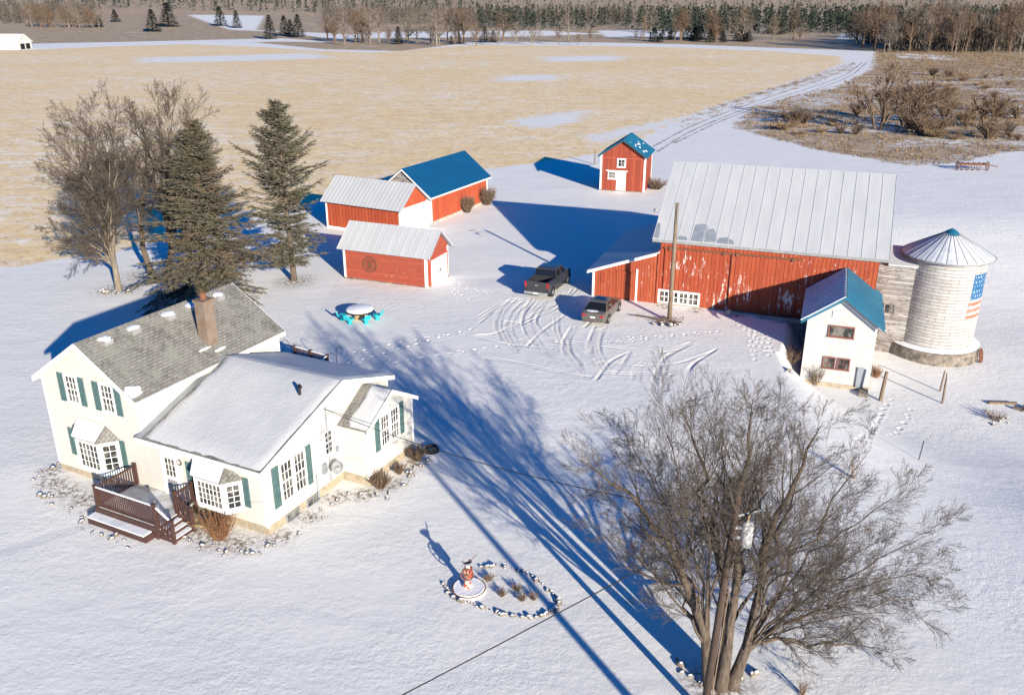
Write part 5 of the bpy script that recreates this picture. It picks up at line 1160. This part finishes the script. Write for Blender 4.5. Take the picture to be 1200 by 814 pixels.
# ------------------------------------------------------------------ picnic table with turquoise seats
pc = g(422, 374); PT = thing('round_table', 'round snow-topped table with dark rim on a tan pedestal', 'table', pc)
part('tabletop', MB().lathe((0, 0, .62), [(0, 0), (.95, .0), (1.0, .03), (1.0, .12), (0, .12)], 36), M['plastic'], PT)
part('snow_cover', MB().lathe((0, 0, .742), [(.985, 0), (.96, .10), (.8, .15), (0, .17)], 36), M['snowcap'], PT, True)
part('pedestal', MB().lathe((0, 0, 0), [(.62, 0), (.62, .06), (.5, .1), (.42, .3), (.45, .5), (.6, .618)], 18), M['tan'], PT)
seat_m = None
for i, (dx, dy, l) in enumerate(((-1.18, -.35, 'leftmost turquoise seat beside the round snowy table'), (-.52, -1.15, 'turquoise seat at front left of the round snowy table'), (.62, -1.12, 'turquoise seat at front right of the round snowy table'), (1.28, -.3, 'rightmost turquoise seat beside the round snowy table'), (.1, 1.3, 'turquoise seat on the far side of the round snowy table'))):
    if i == 4: continue
    Sx = thing('garden_stool', l, 'stool', (pc[0] + dx, pc[1] + dy), math.degrees(math.atan2(dy, dx)), 'turquoise seats round the table')
    if i == 0:
        parts_ = [('seat', MB().lathe((0, 0, .40), [(0, 0), (.30, .0), (.33, .04), (.30, .09), (0, .09)], 20).mesh('seat', M['turq'])), ('base', MB().lathe((0, 0, 0), [(.27, 0), (.28, .05), (.15, .14), (.13, .28), (.22, .395)], 16).mesh('stool_base', M['turq'])), ('backrest', MB().prism([(.30, -.26, .44), (.30, .26, .44), (.40, .22, .80), (.40, -.22, .80)], (.05, 0, .01)).mesh('stool_back', M['turq']))]
    for nm, me in parts_: link(nm, me, Sx)
# rusty farm implement at top right
ip = g(1140, 200); IM = thing('farm_implement', 'rusty old farm implement parked beyond the barn at the right', 'farm machine', ip, -6)
part('frame', MB().box(-1.8, 1.8, -.08, .08, .7, .85).box(-1.8, 1.8, .8, .95, .7, .85).box(-1.7, -1.55, -.1, 1, .75, .9).box(1.5, 1.65, -.1, 1, .75, .9).tube([(1.7, .4, .8), (3.2, .4, .5)], .07, 6), M['rust'], IM)
for x in (-1.3, -.6, .1, .8): part('tine', MB().ring((x, .4, .5), Y, Z, .5, .05, 14, 5), M['rust'], IM)
for x in (-1.9, 1.9):
    wmm = MB().ring((x, .4, .55), Y, Z, .55, .06, 18, 5)
    for k in range(6): wmm.tube([(x, .4, .55), (x, .4 + .55 * math.cos(k * math.pi / 3), .55 + .55 * math.sin(k * math.pi / 3))], .03, 4)
    part('wheel', wmm, M['rust'], IM)
hs = hw(15.3, 9.6); m = MB()
for i in range(5): m.ring((0, 0, .05 + .05 * i), X, Y, .38 - .02 * i, .03, 22, 5)
single('garden_hose', m, M['wire'], 'black hose coiled at the end of the house extension', 'hose', None, hs)
single('field_sticks', MB().tube([(0, 0, .0), (.6, .2, .12)], .03, 4), M['brush'], 'small dark clod on open snow left of the parked pickup', 'clod', None, g(550, 271))

# ------------------------------------------------------------------ scrub, brush and far trees
big = [(1030, 152, 12.0, 6.5, 'large many-stemmed bare thicket tree in the brown scrub'), (1062, 148, 9.5, 5.5, 'leaning bare scrub tree right of the largest thicket'), (1158, 150, 7.5, 4.0, 'bare reddish scrub tree at the right edge')]
for i, (x, y, h_, rd, l) in enumerate(big):
    b = g(x, y); rg = random.Random(90 + i); tgs = []
    for k in range(15 if i == 0 else 10):
        a = rg.uniform(0, 6.28); rr = rd * math.sqrt(rg.random()); tgs.append(Vector((b[0] + rr * math.cos(a) + (2 if i == 1 else 0), b[1] + rr * math.sin(a), h_ * rg.uniform(.55, 1.0) * (1 - .35 * (rr / rd) ** 2))))
    limb_tree('scrub_tree', l, b, tgs, .24, dict(n=(10, 6, 4), ratio=(.32, .48, .45), ang=(18, 45), max=3, rmin=.03, wob=.12, up=.06, split=1), 50 + i, (M['brush'], M['brush']), .8, bend=.5, cat='tree', stems=[Vector((-.6, 0, 0)), Vector((.5, .3, 0)), Vector((0, -.4, 0))])
# shared meshes for middle-distance bushes
def bmesh_bush(seed, h, rad, n, r):
    rg = random.Random(seed); m = MB()
    for i in range(n):
        a = rg.uniform(0, 6.28); rr = rad * math.sqrt(rg.random()); e = Vector((rr * math.cos(a), rr * math.sin(a), h * rg.uniform(.5, 1.05))); s = e * .12; s.z = 0; m.tube([s, s.lerp(e, .5) + Z * h * .08, e], [r, r * .8, r * .5], 3, False)
        for j in range(4):
            q = s.lerp(e, rg.uniform(.3, .9)); m.tube([q, q + Vector((rg.gauss(0, 1), rg.gauss(0, 1), rg.uniform(.1, 1))).normalized() * h * rg.uniform(.12, .3)], [r * .7, r * .4], 3, False)
    return m.mesh('bush_mesh', M['brush'])
bms = [bmesh_bush(s, 2.6, 1.9, 46, .045) for s in (1, 2, 3)] + [bmesh_bush(s, 1.5, 2.2, 90, .03) for s in (4, 5)]
for b_ in bms[3:]: b_.materials[0] = M['straw']
rg = random.Random(12)
scr_list = [(rg.uniform(1060, 1195), rg.uniform(88, 165)) for _ in range(78)] + [(rg.uniform(905, 1010), rg.uniform(135, 168)) for _ in range(16)]
for x, y in scr_list:
    b = g(x, y); o = link('scrub_bush', rg.choice(bms)); s = .3 + 1.1 * rg.random() ** 1.7; o.location = (b[0], b[1], 0); o.scale = (s * 1.15, s * 1.15, s); o.rotation_euler = (0, 0, rg.uniform(0, 6.28)); tag(o, 'one of many low bare brown bushes dotted over the far scrub', 'bush', 'bare bushes in the scrub')
# dry grass as uncountable cover
Vv = []; Fv = []; P2 = np.array(scrubp); rg2 = np.random.RandomState(4)
def tufts(poly, n, h0, h1, wd, edge_keep=None):
    P_ = np.array(poly); xs = rg2.uniform(P_[:, 0].min(), min(P_[:, 0].max(), 190), n * 3); ys = rg2.uniform(P_[:, 1].min(), min(P_[:, 1].max(), 420), n * 3)
    ys = P_[:, 1].min() + (ys - P_[:, 1].min()) * rg2.uniform(0, 1, n * 3) ** .5 if edge_keep else ys
    d = poly_sd(xs, ys, poly); cl = np.sin(xs * .55 + 1.7 * np.sin(ys * .21)) + np.sin(ys * .43 + xs * .17) ; k = (d > -.6) & ((cl > -.5) | (rg2.uniform(0, 1, n * 3) < .25)); xs, ys = xs[k][:n], ys[k][:n]
    for x, y in zip(xs, ys):
        s_ = 1 + y * .002
        for j in range(5):
            a = rg2.uniform(0, 6.28); h = rg2.uniform(h0, h1); w_ = wd * s_; o_ = len(Vv); ca, sa = math.cos(a), math.sin(a); ox, oy = rg2.normal(0, .3, 2); lx, ly = rg2.normal(0, .25, 2)
            Vv.extend([(x + ox - ca * w_, y + oy - sa * w_, 0), (x + ox + ca * w_, y + oy + sa * w_, 0), (x + ox + lx, y + oy + ly, h)]); Fv.append((o_, o_ + 1, o_ + 2))
tufts(scrubp, 15000, .12, .5, .05); tufts(verge, 2200, .12, .4, .05)
me = bpy.data.meshes.new('dry_grass'); me.from_pydata(Vv, [], Fv); me.materials.append(M['straw'])
tag(link('dry_grass', me), 'dry brown grass covering the scrub beyond the barn', 'grass', kind='stuff')

# far conifers, sharing one mesh each
def far_conifer_mesh(seed, h=9., rad=2.6, n=1100):
    rg = random.Random(seed); m = MB()
    for i in range(n):
        t = rg.random() ** 1.3; z = .5 + t * (h - .5); rr = rad * (1 - t) ** .8 * (.55 + .5 * rg.random()); a = rg.uniform(0, 6.28); c = Vector((rr * math.cos(a), rr * math.sin(a), z)); dv = Vector((math.cos(a), math.sin(a), -.2 + rg.uniform(-.2, .3))) * rg.uniform(.5, 1.1); sv = Vector((-math.sin(a), math.cos(a), 0)) * rg.uniform(.2, .45)
        m.add([c - sv, c + sv, c + dv], [(0, 1, 2)])
    tk = MB().tube([(0, 0, -.2), (0, 0, h * .95)], [.22, .03], 6)
    return m.mesh('far_crown', M['needledark']), tk.mesh('far_trunk', M['bark'])
fc = [far_conifer_mesh(s) for s in (1, 2, 3)]
def far_conifer(x, y, px_h, label, group=None, wide=1.):
    b = g(x, y); rg_ = random.Random(int(x * 7 + y)); k = rg_.randrange(3); d = math.hypot(b[0], b[1]); hh = px_h * d / 1034 / 9. * 1.02
    T = thing('conifer_tree', label, 'conifer', b, rg_.uniform(0, 360), group); T.scale = (hh * wide, hh * wide, hh)
    link('crown', fc[k][0], T); link('trunk', fc[k][1], T)
for x, y, hpx, l, w_ in ((117, 34, 13, 'dark conifer farthest left on the brown hillside', 1.3), (136, 29, 14, 'conifer partly cut off right of the farthest-left conifer', 1.4), (180, 38, 22, 'left one of a close pair of conifers on the left hillside', 1.3), (198, 33, 24, 'right one of a close pair of conifers on the left hillside', 1.5), (259, 32, 20, 'dark conifer at the left side of the snowy slope', 1.3), (278, 34, 18, 'dark conifer at the right side of the snowy slope', 1.1),
                         (317, 46, 24, 'pointed conifer standing alone before the snowy strip', 1.1), (334, 42, 20, 'left tree of the tight conifer trio', 1.2), (341, 43, 17, 'middle tree of the tight conifer trio', 1.2), (350, 44, 23, 'right tree of the tight conifer trio', 1.2), (467, 52, 18, 'bluish conifer in the far hedgerow left of centre', 1.2), (568, 50, 17, 'left conifer of a pair at centre of the far hedgerow', 1.2), (578, 50, 12, 'right low conifer of a pair at centre of the far hedgerow', 1.5), (539, 52, 9, 'small conifer in the far hedgerow', 1.1), (529, 52, 9, 'smallest conifer in the far hedgerow', 1.1)):
    far_conifer(x, y, hpx, l, None, w_)
rg = random.Random(44)
for i in range(34):
    x = rg.uniform(760, 900) if i < 18 else rg.uniform(800, 1180); y = rg.uniform(46, 50) if i < 18 else rg.uniform(38, 45); far_conifer(x, y, rg.uniform(9, 15), 'one of many dark conifers in the far right tree line', 'conifers of the far right tree line', 1.5)
# far bare trees
def far_bare_mesh(seed, mat):
    rg = random.Random(seed); mb = [MB(), MB()]; pts = [Vector((0, 0, 0)), Vector((.1, 0, 4)), Vector((.2, .1, 8)), Vector((.2, .1, 12))]
    mb[0].tube(pts, [.35, .28, .2, .1], 5); kids(mb, pts, [.35, .28, .2, .1], 12, 0, rg, dict(n=(20, 8, 4), ratio=(.46, .5, .45), ang=(28, 62), max=3, rmin=.028, wob=.12, up=.08, split=1, rf=.45), .2)
    return mb[0].mesh('far_trunk', mat), mb[1].mesh('far_twigs', mat)
palebark = simple('pale_far_bark', (.21, .175, .145), (.14, .115, .095), .5, .9)
fb = [far_bare_mesh(1, M['brush']), far_bare_mesh(2, M['brush']), far_bare_mesh(3, palebark), far_bare_mesh(4, palebark)]
def far_bare(x, y, px_h, k, label, group, sc_=1.):
    b = g(x, y); d = math.hypot(*b); hh = px_h * d / 1034 / 13; T = thing('far_bare_tree', label, 'tree', b, rnd.uniform(0, 360), group); T.scale = (hh * sc_, hh * sc_, hh); link('trunk', fb[k][0], T); link('crown', fb[k][1], T)
GL = ('one of many thin bare trees along the far hedgerow', 'bare trees of the far hedgerow')
for i in range(64):
    x = rg.uniform(382, 520) if i < 24 else rg.uniform(520, 960); far_bare(x, rg.uniform(49, 54) if x < 700 else rg.uniform(46, 50), rg.uniform(11, 36), rg.randrange(4), *GL, rg.uniform(.8, 1.5))
for i in range(24): far_bare(rg.uniform(24, 118), rg.uniform(33, 36), rg.uniform(14, 24), rg.randrange(4), 'one of many bare trees in the wood at the far left', 'bare trees of the far left wood')
for i in range(58): far_bare(rg.uniform(1010, 1200), rg.uniform(52, 64) + max(0, 0), rg.uniform(26, 44), rg.choice((0, 1, 0, 1, 2)), 'one of many brown bare trees at the far right wood edge', 'bare trees of the far right wood')
far_bare(800, 47, 30, 0, 'taller bare tree in the right half of the far hedgerow', None, 1.2); far_bare(512, 54, 34, 2, 'broad pale bare tree left of centre in the far hedgerow', None, 1.6)
far_bare(1003, 51, 30, 0, 'dark spreading bare tree before a patch of far snow', None, 1.5)
# the distant forest as one mass
Vv = []; Fv = []; r3 = np.random.RandomState(9)
def fclump(x, y, z0_, h, w_, conif):
    n = 26
    for i in range(n):
        t = r3.uniform(0, 1); zz = z0_ + h * t; rr = w_ * ((1 - t) ** .7 if conif else math.sin(math.pi * (.25 + .7 * t))) * r3.uniform(.3, 1); a = r3.uniform(0, 6.28); cx, cy = x + rr * math.cos(a), y + rr * math.sin(a); o_ = len(Vv)
        sx = r3.uniform(.5, 1.3) if conif else r3.uniform(.12, .3); sz = r3.uniform(.5, 1.4) if conif else r3.uniform(1.2, 3.2)
        Vv.extend([(cx - sx * math.sin(a), cy + sx * math.cos(a), zz), (cx + sx * math.sin(a), cy - sx * math.cos(a), zz), (cx + r3.uniform(-.6, .6), cy, zz + sz)]); Fv.append((o_, o_ + 1, o_ + 2))
def forest(name, poly_fn, n, conif, mat, label):
    global Vv, Fv
    Vv = []; Fv = []
    for i in range(n):
        x, y = poly_fn(); z = float(gheight(np.array(x), np.array(y))); fclump(x, y, z - .3, r3.uniform(9, 16) if conif else r3.uniform(7, 13), r3.uniform(2, 4), conif)
    me = bpy.data.meshes.new(name); me.from_pydata(Vv, [], Fv); me.materials.append(mat); tag(link(name, me), label, 'woodland', kind='stuff')
def pxf(*areas):
    def f():
        x0_, x1_, y0_, y1_ = areas[r3.randint(len(areas))]
        return g(r3.uniform(x0_, x1_), y0_ + (y1_ - y0_) * r3.uniform(0, 1))
    return f
forest('conifer_woodland', pxf((560, 1350, 22, 36), (760, 1350, 26, 40), (-200, 560, 10, 20), (-200, 1400, 8, 18)), 2600, True, M['needledark'], 'dark evergreen forest filling the horizon')
forest('bare_woodland', pxf((1000, 1400, 40, 58), (-150, 118, 20, 32), (380, 760, 20, 30), (-200, 1400, 7, 20), (1040, 1400, 46, 62)), 3500, False, M['farwood'], 'grey-brown leafless forest along the horizon and right edge')
# far white house at the left edge
fh_ = g(38, 57); FHs = thing('far_house', 'distant low white house with snowy roof at the left edge', 'house', (fh_[0], fh_[1]), 172)
part('wall', MB().prism([(0, 0, 0), (0, 9, 0), (0, 9, 3), (0, 4.5, 6), (0, 0, 3)], (22, 0, 0)), M['siding'], FHs)
groof(FHs, 22, 9, 3, 6, .5, .5, .2, M['snow'])
for y in (1.2, 4.8): part('garage_door', MB().box(-.06, -.01, y, y + 2.8, 0, 2.3), M['dark'], FHs)
